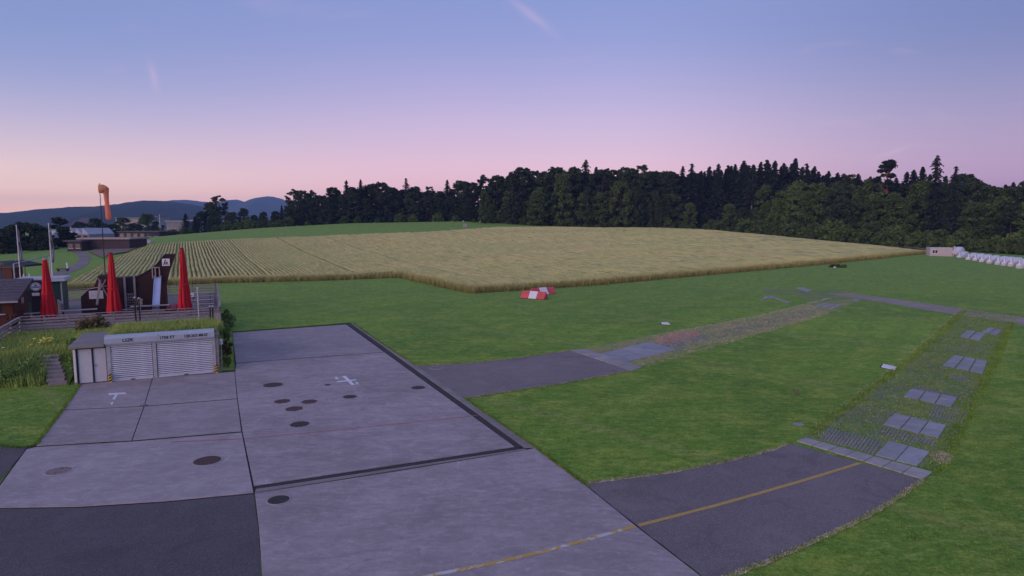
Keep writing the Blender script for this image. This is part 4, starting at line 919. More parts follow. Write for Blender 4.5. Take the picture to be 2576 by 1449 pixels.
MB().box(((d0[0] + d1[0]) / 2, -.012, (d0[1] + d1[1]) / 2 + .02), (d1[0] - d0[0], .02, d0[1] - d1[1] - .1)).build('doorway', MAT['blackp'], ap)
for x in (d0[0] - .09, d1[0] + .09): MB().box((x, -.09, d0[1] / 2 + .12), (.16, .16, d0[1] + .22)).build('post', MAT['greywood'], ap)
for k in range(5): MB().bar((d0[0], -.12 - .05 * (5 - k), .35 + k * .22), (d1[0], -.12 - .05 * (5 - k), .35 + k * .22), .05, .05).build('rung', MAT['greywood'], ap)
gr = MB()
for k in range(5): gr.bar((d0[0] + (d1[0] - d0[0]) * k / 4, -.06, .9), (d0[0] + (d1[0] - d0[0]) * k / 4, -.06, 1.55), .04, .04)
gr.bar((d0[0], -.06, 1.55), (d1[0], -.06, 1.55), .05, .05); gr.build('gate', MAT['greywood'], ap)
w0 = pl(346, 716); MB().box((w0[0], -.012, w0[1]), (.16, .02, .36)).build('porthole', MAT['blackp'], ap)
# slide
s0, s1 = pl(383, 673), pl(402, 692); m = MB()
for x in (s0[0], (s0[0] + s1[0]) / 2 - .05, s1[0]): m.bar((x, -.12, s1[1] - .25), (x, -.12, s0[1]), .09, .09)
m.bar((s0[0], -.12, s0[1]), (s1[0], -.12, s0[1]), .09, .09); m.build('slide_frame', MAT['palewood'], ap)
MB().box(((s0[0] + s1[0]) / 2 + .1, -.012, s1[1] + .25), (.5, .02, .8)).build('slide_opening', MAT['blackp'], ap)
tx = (s0[0] + s1[0]) / 2 + .12; bx0 = pl(389, 741, 61.6)[0]; zt = s1[1] - .18; yb = -3.1
ch = MB(); prof = [(-.28, .16), (-.25, .0), (.25, .0), (.28, .16)]; N = 12; rows = []
for k in range(N + 1):
    u = k / N; yy = -.05 + (yb + .05) * u; zz = zt * (1 - u) ** 1.0 + .22 * min(1, u * 1.2); xx = tx + (bx0 - tx) * u
    if u > .85: zz = max(zz, .22)
    rows += [(xx + q[0], yy, zz + q[1]) for q in prof]
ch.add(rows, [(k * 4 + i, k * 4 + i + 1, k * 4 + 5 + i, k * 4 + 4 + i) for k in range(N) for i in range(3)])
o = ch.build('slide_chute', MAT['slide'], ap); sd = o.modifiers.new('solid', 'SOLIDIFY'); sd.thickness = .04
for sx in (-.25, .25): MB().bar((bx0 + sx, yb + .4, 0), (bx0 + sx, yb + .4, .3), .06, .06).build('slide_foot', MAT['steel'], ap)
# propeller of crossed boards
pr = MB(); p0, p1 = pl(251, 704, 63.2), pl(241, 769, 62.4); pr.bar((p0[0], -1.62, p0[1]), (p1[0], -2.0, max(.05, p1[1])), .16, .07); pr.build('propeller_blade', MAT['palewood'], ap)
q0, q1 = pl(250, 703, 63.2), pl(271, 748, 63.2); MB().bar((q1[0], -1.72, q1[1]), (pl(246, 700, 63.2)[0], -1.72, pl(246, 700, 63.2)[1]), .16, .07).build('propeller_blade', MAT['greywood'], ap)
r0, r1 = pl(266, 703, 63.2), pl(248, 735, 63.2); MB().bar((r0[0], -1.80, r0[1]), (r1[0], -1.80, r1[1]), .12, .06).build('propeller_blade', MAT['palewood'], ap)
# white notice on the nose, with lines of print too fine to read
n0, n1 = pl(223, 732, 63.5), pl(260, 751, 63.5); nb_ = MB().box(((n0[0] + n1[0]) / 2, -1.43, (n0[1] + n1[1]) / 2), (n1[0] - n0[0], .03, n0[1] - n1[1])).build('notice_board', MAT['white'], ap)
pm = MB()
for k in range(4): pm.box(((n0[0] + n1[0]) / 2 - .06, -1.447, n0[1] - .16 - k * .12), ((n1[0] - n0[0]) * random.uniform(.5, .75), .004, .022))
tag(pm.build('print', MAT['steel'], nb_), kind='stuff')
# square sign on the tail
g0, g1 = pl(407, 651, 64.9), pl(427.5, 668.5, 64.9); sg = MB().box(((g0[0] + g1[0]) / 2, -.06, (g0[1] + g1[1]) / 2), (g1[0] - g0[0], .06, g0[1] - g1[1])).build('sign', MAT['white'], ap)
sw, shh = g1[0] - g0[0], g0[1] - g1[1]; lg = lambda u, v: (g0[0] + u * sw, g0[1] - v * shh)
def emblem(pts, mat): MB().wall([lg(*p) for p in pts], -.100, -.091).build('emblem', MAT[mat], sg)
emblem([(.40, .14), (.54, .14), (.27, .86), (.13, .86)], 'blackp'); emblem([(.50, .52), (.62, .52), (.52, .86), (.40, .86)], 'blackp'); emblem([(.64, .44), (.76, .44), (.70, .68), (.58, .68)], 'blackp'); emblem([(.40, .56), (.62, .50), (.62, .58), (.40, .66)], 'blackp'); emblem([(.72, .66), (.86, .84), (.62, .84)], 'redp')

# brown hut
hb = 58.6; ha, _ = onb(33, 751, hb); hut = place('hut', 'brown wooden serving hut with sloping roof', 'hut', ha, hb, TZ); zl = 2.05; zh = 3.15; dp_ = 4.2; hl = 7.0
MB().wall([(-.0, 0), (-.0, zl), (-.06, zl), (-.06, 0)], 0, .1).build('corner_post', MAT['redwood'], hut)
m = MB(); m.add([(0, 0, 0), (0, dp_, 0), (0, dp_, zh), (0, 0, zl), (-.12, 0, 0), (-.12, dp_, 0), (-.12, dp_, zh), (-.12, 0, zl)], [(0, 1, 2, 3), (7, 6, 5, 4), (0, 3, 7, 4), (3, 2, 6, 7), (1, 5, 6, 2), (0, 4, 5, 1)]); m.build('gable_wall', MAT['redwood'], hut)
bxp('front_wall', 'redwood', hut, -hl, -.13, .02, .12, 0, 1.0); bxp('serving_hatch', 'dark', hut, -hl, -.75, .12, .2, 1.0, 1.85); bxp('front_wall', 'redwood', hut, -.74, -.13, .02, .12, 1.002, 1.85); bxp('lintel', 'redwood', hut, -hl, -.13, .02, .12, 1.852, zl); bxp('counter', 'doorpl', hut, -hl, -.5, -.25, .10, 1.002, 1.06)
nrf = 8
for k in range(nrf):                                    # roof in courses
    y0, y1 = -.5 + (dp_ + .8) * k / nrf, -.5 + (dp_ + .8) * (k + 1) / nrf + .06; za = zl + (zh - zl) * y0 / dp_ + .06 + .015; zb = zl + (zh - zl) * y1 / dp_ + .06 - .0
    MB().add([(-hl, y0, za), (.35, y0, za), (.35, y1, zb), (-hl, y1, zb), (-hl, y0, za + .05), (.35, y0, za + .05), (.35, y1, zb + .03), (-hl, y1, zb + .03)], [(3, 2, 1, 0), (4, 5, 6, 7), (0, 1, 5, 4), (2, 3, 7, 6), (1, 2, 6, 5), (3, 0, 4, 7)]).build('roof_course', MAT['roofs'], hut)
bxp('gutter', 'steel', hut, -hl, .4, -.62, -.5, zl - .13, zl - .02); MB().bar((.37, -.5, zl - .05), (.37, dp_ + .3, zh + .1), .04, .16).build('barge_board', MAT['shedwood'], hut)
bxp('hut_window', 'steel', hut, .004, .04, 2.1, 2.75, 1.55, 2.0); bxp('window_bar', 'redwood', hut, .05, .1, 1.3, 2.9, 1.05, 1.12)
# dark green kiosk behind it, with the round brewery plate
kb = 67.0; ka, kz = onb(153, 700, kb); k0, _ = onb(78, 700, kb); ki = place('kiosk', 'dark green kiosk with white flat roof edge', 'kiosk', ka, kb, TZ); kw = ka - k0 + 1.0; kh = kz - TZ - .25
bxp('body', 'greenk', ki, -kw, 0, 0, 2.6, 0, kh, .02); bxp('roof', 'doorpl', ki, -kw - .3, .35, -.35, 2.9, kh + .002, kh + .20, .02); bxp('roof_trim', 'steel', ki, -kw - .2, .25, -.25, 2.8, kh + .202, kh + .30, .02); bxp('hatch', 'dark', ki, -kw + .4, -1.1, -.03, .0, 1.0, 2.0); bxp('corner_trim', 'steel', ki, -.06, .04, -.05, .05, 0, kh)
pa, pz = onb(90, 721.5, 64.6); sp_ = place('brewery_sign', 'round white and blue brewery plate on a dark board', 'sign', pa, 64.6, TZ); bxp('board', 'dark', sp_, -.38, .42, .02, .10, 0, pz - TZ + .55, .01)
MB().tube([(0, .015, pz - TZ), (0, -.03, pz - TZ)], .36, 28).build('plate', MAT['white'], sp_); m = MB(); z_ = pz - TZ
m.add([(.33 * math.cos(k * math.pi / 14) * r_, -.036, z_ + .33 * math.sin(k * math.pi / 14) * r_) for r_ in (1, .86) for k in range(28)], [(k, (k + 1) % 28, 28 + (k + 1) % 28, 28 + k) for k in range(28)]); m.box((0, -.038, z_ - .02), (.5, .008, .10)); m.wall([(-.14, z_ + .06), (.14, z_ + .06), (0, z_ + .25)], -.042, -.034); m.build('plate_emblem', MAT['blue'], sp_); bxp('small_plate', 'white', sp_, -.3, .22, -.01, .018, z_ - .75, z_ - .5)

# ------------------------------------------------------------------ masts
def flagpole(px, py, b, label, seed):
    random.seed(seed); a, zt = onb(px, py, b); t = place('flagpole', label, 'flagpole', a, b, 0, 'white flagpoles'); MB().tube([(0, 0, 0), (0, 0, zt)], [.05, .03], 10).build('mast', MAT['white'], t); MB().lathe([(.02, zt), (.07, zt + .05), (.02, zt + .1)], 10).build('knob', MAT['white'], t)
    m = MB(); zs = np.linspace(zt - .15, zt - 3.4, 14); rows = []
    for i, z in enumerate(zs):
        w = .06 + .16 * min(1, i / 7) * (1 if i < 11 else 1 - (i - 11) * .25); rows += [(.05 + w * u + .02 * math.sin(i), .10 * math.sin(u * 7 + i * .7), z - .12 * u) for u in (0, .33, .66, 1)]
    m.add(rows, [(i * 4 + k, i * 4 + k + 1, i * 4 + 5 + k, i * 4 + 4 + k) for i in range(13) for k in range(3)]); o = m.build('flag', MAT['bwall'], t, smooth=True); o.modifiers.new('s', 'SOLIDIFY').thickness = .012
    m = MB(); m.add([(q[0] + .01, q[1] - .02, q[2]) for q in rows[20:36]], [(i * 4 + k, i * 4 + k + 1, i * 4 + 5 + k, i * 4 + 4 + k) for i in range(3) for k in (1,)]); o = m.build('flag_emblem', MAT['greenk'], t, smooth=True); o.modifiers.new('s', 'SOLIDIFY').thickness = .03
flagpole(41, 569, 72, 'white flagpole with limp flag, left of the two', 4); flagpole(122, 564, 70, 'white flagpole with limp flag behind the kiosk, right of the two', 5); random.seed(21)
wa, wz = onb(251.5, 487, 80); ws = place('windsock', 'orange windsock hanging slack on a thin tall mast', 'windsock', wa, 80, 0)
MB().tube([(0, 0, 0), (0, 0, wz * .5), (0, 0, wz + 1.1)], [.07, .05, .03], 8).build('mast', MAT['iron'], ws)
kx = 80 * 1.0; sc = math.hypot(*ab2(wa, 80)) / FPX
hoop = MB(); R_ = .47
hoop.tube([(-.10, 0, wz + .50), (.42, 0, wz + .50)], [R_, R_ * .95], 20); hoop.build('hoop_sleeve', MAT['orangepale'], ws, smooth=False, bevel=.08)
sock = MB().tube([(.30, 0, wz + .50), (.50, 0, wz + .40), (.55, 0, wz + .0), (.56, 0, wz - .7), (.59, 0, wz - 1.6), (.63, 0, wz - 2.5), (.64, 0, wz - 2.75)], [.45, .40, .25, .21, .24, .26, .22], 16); sock.build('sock', MAT['orange'], ws, smooth=True)
# thin poles on the garage roof and the terrace corner
def pole(px, p0, p1, b, label, r=.045, mat='blackp', arm=False):
    a, z1 = onb(px, p0, b); _, z0 = onb(px, p1, b); t = place('pole', label, 'pole', a, b, z0, 'thin poles behind the garage'); MB().tube([(0, 0, -.3), (.0, 0, z1 - z0)], r, 8).build('shaft', MAT[mat], t); MB().lathe([(r * 1.6, z1 - z0), (r * 1.6, z1 - z0 + .06), (r * .6, z1 - z0 + .1)], 8).build('cap', MAT['steel'], t); MB().lathe([(r * 2.2, 0), (r * 2.2, .05), (r, .08)], 8).build('foot', MAT['steel'], t)
pole(338.5, 750, 848, 47, 'dark pole behind the garage, left one of the long pair'); pole(349, 752, 848, 47, 'dark pole behind the garage, right one of the long pair')
pole(528, 772, 824, 46, 'short black pole by the terrace corner, left one of the pair'); pole(534.5, 772, 826, 46, 'short black pole by the terrace corner, right one of the pair'); pole(497, 726, 834, 47.5, 'pale grey pole standing before the fence right of the parasols', .05, 'steel')

# ================================================================== WHEAT FIELD
WH = .82
front_px = [(150, 732), (330, 722), (560, 712), (800, 706), (985, 699), (1010, 699), (1100, 719), (1190, 738), (1330, 729), (1500, 717), (1700, 699), (1900, 681), (2050, 667), (2200, 652), (2332, 638)]
back_px = [(2330, 630), (2200, 617), (2050, 602), (1900, 588), (1750, 576), (1600, 571.5), (1450, 570.5), (1250, 570.5), (1190, 575), (1100, 581), (900, 588), (700, 596), (560, 602.5), (430, 609), (380, 614), (340, 628), (280, 655), (210, 690), (160, 715)]
FR = [tp(*p) for p in front_px]; BK = [tp(p[0], p[1], WH) for p in back_px]
poly = [(p[0], p[1]) for p in FR + BK]
rd = Vector((-.5125, 1)).normalized(); qd = Vector((rd.y, -rd.x))                    # along the drill rows, across them
pq = np.array([(p[0] * qd.x + p[1] * qd.y, p[0] * rd.x + p[1] * rd.y) for p in poly]); q0, q1 = pq[:, 0].min(), pq[:, 0].max(); r0, r1 = pq[:, 1].min(), pq[:, 1].max()
SPC = .66; dq = SPC / 6; dr = 1.8
Q = np.arange(q0, q1, dq); R_ar = np.arange(r0, r1, dr); QQ, RR = np.meshgrid(Q, R_ar)
wx = QQ * qd.x + RR * rd.x; wy = QQ * qd.y + RR * rd.y
ph = (QQ / SPC + .06 * np.sin(RR * .21) + .05 * np.sin(RR * .047 + 1)) % 1.0
rowid = np.floor(QQ / SPC).astype(int); rr_ = np.random.RandomState(3).uniform(.45, 1, 8000); amp = rr_[(rowid - rowid.min()) % 8000]
tram = ((QQ - q0) % 13.0 < .55)                                                     # sprayer tracks
bd_ = np.full(wx.shape, 9.0)                                                          # distance to the front edge, for a rounded shoulder
for i_ in range(len(FR) - 1):
    ax_, ay_ = FR[i_][0], FR[i_][1]; ex, ey = FR[i_ + 1][0] - ax_, FR[i_ + 1][1] - ay_; tt = np.clip(((wx - ax_) * ex + (wy - ay_) * ey) / (ex * ex + ey * ey), 0, 1); bd_ = np.minimum(bd_, np.hypot(wx - ax_ - tt * ex, wy - ay_ - tt * ey))
zz = hgt(wx, wy) + WH - .38 * np.clip(1 - bd_ / 1.6, 0, 1) ** 1.5 - (.55 * amp * np.clip(np.cos(2 * np.pi * ph) * 1.3 - .1, 0, 1)) + np.random.uniform(-.07, .07, wx.shape) + .10 * np.sin(wx * .13) * np.sin(wy * .11) - .12 * tram
ins = inpoly(wx, wy, poly); nq = len(Q)
ci = (np.arange(len(R_ar) - 1)[:, None] * nq + np.arange(nq - 1)[None]); ok = ins[:-1, :-1] & ins[1:, :-1] & ins[:-1, 1:] & ins[1:, 1:]; ci = ci[ok]
F_ = np.stack([ci, ci + 1, ci + nq + 1, ci + nq], 1); used = np.unique(F_); re = np.full(wx.size, -1, np.int64); re[used] = np.arange(len(used))
WV = np.stack([wx.ravel()[used], wy.ravel()[used], zz.ravel()[used]], 1)
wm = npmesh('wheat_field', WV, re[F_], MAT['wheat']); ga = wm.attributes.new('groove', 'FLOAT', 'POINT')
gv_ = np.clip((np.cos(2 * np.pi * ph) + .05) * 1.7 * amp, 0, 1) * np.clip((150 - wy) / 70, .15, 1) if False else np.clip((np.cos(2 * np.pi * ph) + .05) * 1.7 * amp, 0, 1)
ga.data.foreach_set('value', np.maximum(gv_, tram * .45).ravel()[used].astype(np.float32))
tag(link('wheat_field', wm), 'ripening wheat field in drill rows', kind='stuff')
# standing edge of the crop: a wall of stalks
edge_pts = []
rim = [(p[0], p[1]) for p in FR] ; rim2 = [(p[0], p[1]) for p in BK[-6:]] + [rim[0]]
def stalks(line, dens, inset0, inset1):
    out = []
    for i in range(len(line) - 1):
        p, q = Vector(line[i]), Vector(line[i + 1]); L = (q - p).length; d = (q - p).normalized(); nr = Vector((-d.y, d.x))
        for _ in range(int(L * dens)):
            s = p.lerp(q, random.random()) + nr * random.uniform(inset0, inset1); out.append((s.x, s.y, H(s.x, s.y)))
    return out
def rim_strip():
    V = []; n = 0; L = []
    for i in range(len(rim) - 1):
        p, q = Vector(rim[i]), Vector(rim[i + 1]); k = max(1, int((q - p).length / .5))
        for j in range(k): L.append(p.lerp(q, j / k))
    m = MB(); N = len(L)
    for u, zz_ in ((.0, .0), (.12, .42), (.9, .68), (3.2, WH - .06)):
        for i, p in enumerate(L):
            d = (L[min(i + 1, N - 1)] - L[max(i - 1, 0)]).normalized(); r = p + Vector((-d.y, d.x)) * (u + random.uniform(-.12, .12)); m.v.append((r.x, r.y, H(r.x, r.y) + zz_ + random.uniform(-.06, .06) * (zz_ > 0)))
    m.f = [(k * N + i, k * N + i + 1, (k + 1) * N + i + 1, (k + 1) * N + i) for k in range(3) for i in range(N - 1)]
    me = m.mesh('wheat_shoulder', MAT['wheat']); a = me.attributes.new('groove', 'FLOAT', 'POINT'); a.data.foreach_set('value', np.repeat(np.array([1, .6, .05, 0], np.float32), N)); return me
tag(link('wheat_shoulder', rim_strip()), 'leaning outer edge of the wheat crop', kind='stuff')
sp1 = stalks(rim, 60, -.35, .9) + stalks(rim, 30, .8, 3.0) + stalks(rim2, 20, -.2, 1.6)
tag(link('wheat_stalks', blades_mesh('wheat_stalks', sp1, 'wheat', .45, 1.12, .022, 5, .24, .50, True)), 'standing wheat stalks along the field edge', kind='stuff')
n_ = 22000; cx_ = np.random.uniform(-95, 150, n_); cy_ = np.random.uniform(60, 175, n_); k = inpoly(cx_, cy_, poly) & (np.random.uniform(0, 1, n_) < np.clip(95 / cy_, 0, 1) ** 2); cx_, cy_ = cx_[k], cy_[k]
tag(link('wheat_ears', blades_mesh('wheat_ears', np.stack([cx_, cy_, hgt(cx_, cy_) + WH - .35], 1), 'wheat', .22, .48, .035, 4, .22, .8)), 'bent ripe wheat ears over the field', kind='stuff')
# dark soil under the field edge, dry headland strips
def strip(name, px, mat, label, z=.02, lift=0):
    P = [tp(*p) for p in px]; m = MB(); m.add([(p[0], p[1], p[2] + z) for p in P], [tuple(range(len(P)))]); o = m.build(name, MAT[mat]); bm = bmesh.new(); bm.from_mesh(o.data); bmesh.ops.triangulate(bm, faces=bm.faces); bm.to_mesh(o.data); bm.free(); return tag(o, label, kind='structure')
strip('dirt_track', [(222, 634), (262, 624), (345, 616), (352, 622), (318, 636), (270, 644), (262, 652), (235, 640)], 'soil', 'pale dry earth strip between the far shed and the wheat', .25)
strip('dry_headland', [(1752, 582), (1900, 591), (2050, 603), (2200, 618), (2332, 631), (2332, 626), (2200, 611), (2050, 597), (1900, 585), (1752, 578)], 'soil', 'dry reddish headland between wheat and wood', .35)

# curved road on the left
strip('road', [(176, 634), (216, 633), (226, 642), (228, 653), (217, 670), (176, 688), (140, 702), (90, 722), (60, 712), (134, 688), (152, 682), (192, 663), (200, 650), (192, 638)], 'asph3', 'grey road curving through the left meadow', .03)

# ================================================================== TREES
def limbs(m, top, cs, r0, base=0.0):
    for c in cs:
        z = max(base, c[2] - random.uniform(1.5, 4.5)); z = min(z, top * .8); c = Vector(c); p = Vector((random.uniform(-.2, .2), random.uniform(-.2, .2), z))
        m.tube([p, p.lerp(c, .5) + Vector((0, 0, -.3)), c], [r0 * .35, r0 * .22, r0 * .08], 5, False)
def broad_proto(h, w, base, n, mat, lf=.55, clumps=46, bark='bark', seed=0, sparse=1.0):
    random.seed(seed); np.random.seed(seed); cs = []; rs = []
    for _ in range(clumps):
        u = random.uniform(0, 1); z = base + (h - base) * u; env = w / 2 * (math.sin(math.pi * min(1, (u * .80 + .16))) ** .5) * (1 - .18 * u); t = random.uniform(0, 6.283); q = env * random.uniform(.25, 1.0) ** .6
        cs.append((q * math.cos(t), q * math.sin(t), z * .97)); rs.append(w * random.uniform(.06, .15) * sparse)
    cs.append((random.uniform(-.6, .6), 0, h - w * .1)); rs.append(w * .07)
    V, F = leafcloud(n, cs, rs, lf * .6, lf * 1.25, .85); V[:, 2] = np.maximum(V[:, 2], .05)
    m = MB(); m.tube([(0, 0, 0), (.1, .05, h * .3), (-.1, .1, h * .62), (0, 0, h * .88)], [h * .018, h * .014, h * .009, .04], 8); limbs(m, h, cs[:22], h * .018, base * .7)
    return npmesh('crown', V, F, MAT[mat]), m.mesh('trunk', MAT[bark])
def spruce_proto(h, w, base, mat, seed=0, whorls=34, irregular=.18, per=9, bark='bark', droop=.35, q=12):
    random.seed(seed); rng = np.random.RandomState(seed); P = []; U = []; Wd = []; Sz = []
    for k in range(whorls):
        u = k / whorls; z = base + (h - base) * u; L = w / 2 * (1 - u) ** .72 * (1 + rng.uniform(-irregular, irregular)) + .15
        for j in range(per):
            t = rng.uniform(0, 6.283); l = L * rng.uniform(.7, 1.1)
            for s in range(q):
                f = (s + rng.uniform(0, 1)) / q; d = np.array([math.cos(t), math.sin(t), 0]); p = d * l * f + np.array([0, 0, z - droop * l * f ** 1.4 + .12 * l * f]); sd = np.array([-d[1], d[0], 0]); side = rng.uniform(-1, 1) * (.08 + .22 * l * (1 - f * .7) * .5)
                P.append(p + sd * side); U.append(d * .6 + sd * rng.uniform(-.8, .8) + np.array([0, 0, -.45])); Sz.append(rng.uniform(.38, .80) * (.62 + .38 * (1 - u)))
    P = np.array(P); U = np.array(U); U /= np.linalg.norm(U, axis=1)[:, None]; Sz = np.array(Sz)[:, None]; Wd = np.cross(U, rng.normal(size=U.shape)); Wd /= np.linalg.norm(Wd, axis=1)[:, None]
    V = np.stack([P - U * Sz, P + Wd * Sz * .5, P + U * Sz, P - Wd * Sz * .5], 1).reshape(-1, 3); b = np.arange(len(P)) * 4
    m = MB(); m.tube([(0, 0, 0), (0, 0, h * .5), (0, 0, h)], [h * .014, h * .009, .02], 8)
    for k in range(14):
        u = (k + 1) / 16; t = random.uniform(0, 6.28); z = base * .6 + (h - base * .6) * u; l = w / 2 * (1 - u) * .8; m.tube([(0, 0, z), (l * math.cos(t), l * math.sin(t), z - droop * l * .8)], [.05, .015], 4, False)
    return npmesh('crown', V, np.stack([b, b + 1, b + 2, b + 3], 1), MAT[mat]), m.mesh('trunk', MAT[bark])
def pine_proto(h, seed):
    random.seed(seed); np.random.seed(seed); cs = []; rs = []
    for z, r, k in ((.97, 1.3, 3), (.90, 2.3, 6), (.84, 2.6, 5), (.75, 2.9, 5), (.68, 2.6, 4), (.61, 2.0, 3)):
        for _ in range(k):
            t = random.uniform(0, 6.28); q = r * random.uniform(.3, 1); cs.append((q * math.cos(t), q * math.sin(t), h * z + random.uniform(-1.3, 1.0))); rs.append(random.uniform(.6, 1.25))
    V, F = leafcloud(4200, cs, rs, .2, .45, .75); m = MB(); m.tube([(0, 0, 0), (.1, 0, h * .4), (-.1, .1, h * .75), (0, 0, h * .97)], [.36, .28, .18, .05], 9); limbs(m, h, cs, .36, h * .5); return npmesh('crown', V, F, MAT['lf_con']), m.mesh('trunk', MAT['pinebark'])
PRO = {
 'bd': [broad_proto(24, 12, 1.2, 9000, 'lf_dark', .46, 110, seed=s) for s in (1, 2, 3)],
 'bg': [broad_proto(22, 11, .8, 9000, 'lf_green', .44, 110, seed=s) for s in (4, 5, 6)],
 'bo': [broad_proto(18, 10, .6, 8500, 'lf_olive', .42, 100, 'palebark' if False else 'bark', seed=s) for s in (7, 8)],
 'bs': [broad_proto(25, 10, 5.0, 4200, 'lf_dark', .42, 80, seed=s, sparse=.8) for s in (9, 10)],
 'sp': [spruce_proto(28, 10.5, 3.0, 'lf_con', s, 58, .40, 7) for s in (11, 12, 13)],
 'si': [spruce_proto(28, 10.0, 6.0, 'lf_con', s, 40, .6, 6, droop=.55, q=11) for s in (14, 15)],
 'pi': [pine_proto(28, 16)],
 'cy': [broad_proto(20, 7, .6, 5200, 'lf_dark', .42, 46, seed=17)],
 'bu': [broad_proto(5, 6.5, .1, 3000, 'lf_green', .30, 46, seed=s) for s in (18, 19)],
 'bt': [spruce_proto(29, 9, 13.0, 'lf_con', 20, 42, .45, 6, 'palebark')],
}
random.seed(5); np.random.seed(5)
HT = {'bd': 24, 'bg': 22, 'bo': 18, 'bs': 25, 'sp': 28, 'si': 28, 'pi': 28, 'cy': 20, 'bu': 5, 'bt': 29}
NAME = {'bd': 'broadleaf_tree', 'bg': 'broadleaf_tree', 'bo': 'broadleaf_tree', 'bs': 'broadleaf_tree', 'sp': 'spruce_tree', 'si': 'spruce_tree', 'pi': 'pine_tree', 'cy': 'broadleaf_tree', 'bu': 'bush', 'bt': 'spruce_tree'}
KIND = {'bd': 'dark broadleaf tree', 'bg': 'green leafy tree', 'bo': 'olive green leafy tree', 'bs': 'thin-crowned dark broadleaf tree', 'sp': 'dark spruce', 'si': 'ragged dark spruce', 'pi': 'pine', 'cy': 'dark oval tree', 'bu': 'green bush', 'bt': 'bare-stemmed conifer'}
def where(px):
    if px < 520: return 'among the houses on the left'
    if px < 1170: return 'in the wood behind the green meadow strip'
    if px < 1760: return 'in the wood behind the middle of the wheat'
    if px < 2300: return 'in the wood along the right side of the wheat'
    return 'in the wood behind the glider trailers'
used = {}
def tree(kind, px, ytop, D, label=None, wid=1.0, zb=None):
    x = (px - 1288) / FPX * (D * cP); top = zp(px, ytop, D); x = top[0]; z0 = H(x, D) if zb is None else zb; h = max(1.5, top[2] - z0); p = random.choice(PRO[kind]); s = h / HT[kind]
    t = thing(NAME[kind], label or ('%s %s' % (KIND[kind], where(px))), 'bush' if kind == 'bu' else 'tree', (x, D, z0 - .1), random.uniform(0, 6.28), None if label else ('%s %s' % (KIND[kind] + ('es' if kind in ('bu',) else 's'), where(px))))
    w = s * wid * random.uniform(.88, 1.12) if kind not in ('bu',) else s * wid
    for nm, me in zip(('crown', 'trunk'), p):
        o = link(nm, me, t); o.scale = (w, w, s)
    return t
def DF(px): return float(np.interp(px, [400, 800, 1160, 1200, 1750, 1900, 2050, 2200, 2330, 2600], [262, 266, 268, 256, 258, 240, 226, 214, 206, 178]))
SKYL = [(505, 530, 'bd'), (530, 506, 'bd'), (550, 489, 'bs'), (575, 538, 'bd'), (612, 523, 'bd'), (640, 540, 'bd'), (662, 531, 'bd'), (690, 540, 'bd'), (708, 515, 'sp'),
 (738, 473, 'bs'), (760, 478, 'bd'), (784, 476, 'bs'), (815, 490, 'bd'), (838, 470, 'bd'), (871, 452, 'sp'), (888, 470, 'bd'), (907, 450, 'sp'), (932, 462, 'bd'), (960, 458, 'bd'), (985, 470, 'bd'), (1021, 446, 'si'), (1045, 468, 'bd'), (1080, 468, 'bs'), (1105, 480, 'bd'), (1125, 451, 'sp'), (1160, 452, 'bd'), (1185, 458, 'bd'), (1216, 437, 'bs'), (1250, 440, 'bd'), (1285, 430, 'bs'), (1312, 418, 'bd'), (1345, 428, 'bs'), (1375, 430, 'bd'), (1402, 420, 'bd'), (1440, 417, 'bd'), (1474, 399, 'si'), (1500, 418, 'sp'), (1515, 425, 'bd'), (1550, 425, 'bs'), (1580, 418, 'bd'), (1612, 414, 'bs'), (1645, 428, 'bd'), (1672, 442, 'bd'), (1695, 432, 'bs'), (1718, 416, 'sp'), (1741, 409, 'si'), (1765, 428, 'sp'), (1785, 417, 'bt'), (1808, 410, 'sp'), (1832, 414, 'bt'), (1850, 411, 'sp'), (1872, 402, 'sp'), (1895, 412, 'bt'), (1915, 405, 'sp'), (1930, 400, 'bt'), (1950, 402, 'sp'), (1972, 408, 'sp'), (2002, 396, 'sp'), (2030, 408, 'si'), (2050, 416, 'sp'), (2085, 428, 'sp'), (2108, 432, 'sp'), (2135, 436, 'bs'), (2160, 435, 'sp'), (2190, 442, 'sp'), (2212, 444, 'sp'), (2255, 445, 'sp'), (2282, 430, 'sp'), (2300, 425, 'sp'), (2322, 417, 'sp'), (2340, 436, 'sp'), (2380, 440, 'sp'), (2430, 436, 'bd'), (2455, 456, 'bd'), (2480, 470, 'bs'), (2502, 466, 'sp'), (2530, 462, 'sp'), (2550, 456, 'sp'), (2580, 452, 'bd')]
ORD = ['first', 'second', 'third', 'fourth', 'fifth', 'sixth', 'seventh', 'eighth', 'ninth', 'tenth', 'eleventh', 'twelfth', 'thirteenth', 'fourteenth', 'fifteenth', 'sixteenth', 'seventeenth', 'eighteenth', 'nineteenth', 'twentieth']
cnt = {}
for px, yt, k in SKYL:
    lab = {738: 'tall feathery broadleaf tree at the left end of the dark wood', 550: 'twin-crowned broadleaf tree rising beside the far hills', 1474: 'ragged spruce rising highest above the middle wood', 1021: 'pale thin spruce top above the wood behind the meadow', 2002: 'tall narrow spruce standing out at the right of the conifer row', 612: 'round dark tree just right of the twin-crowned tree'}.get(px)
    if not lab:
        key = (k, where(px)); cnt[key] = cnt.get(key, 0) + 1; lab = 'skyline %s, %s from left, %s' % (KIND[k], ORD[cnt[key] - 1], where(px).replace('in the wood ', ''))
    t = tree(k, px, yt, DF(px) + random.uniform(8, 22), lab, 1.3 if k not in ('sp', 'bt', 'si') else 1.0); t['group'] = 'skyline trees of the wood'
tree('pi', 2235, 397, 216, 'tall pine with bare reddish trunk above the right wood', 1.25); tree('si', 2359, 387, 205, 'tallest ragged spruce behind the glider trailers', .95); tree('si', 2406, 415, 200, 'pale thin spruce right of the tallest one', .9)
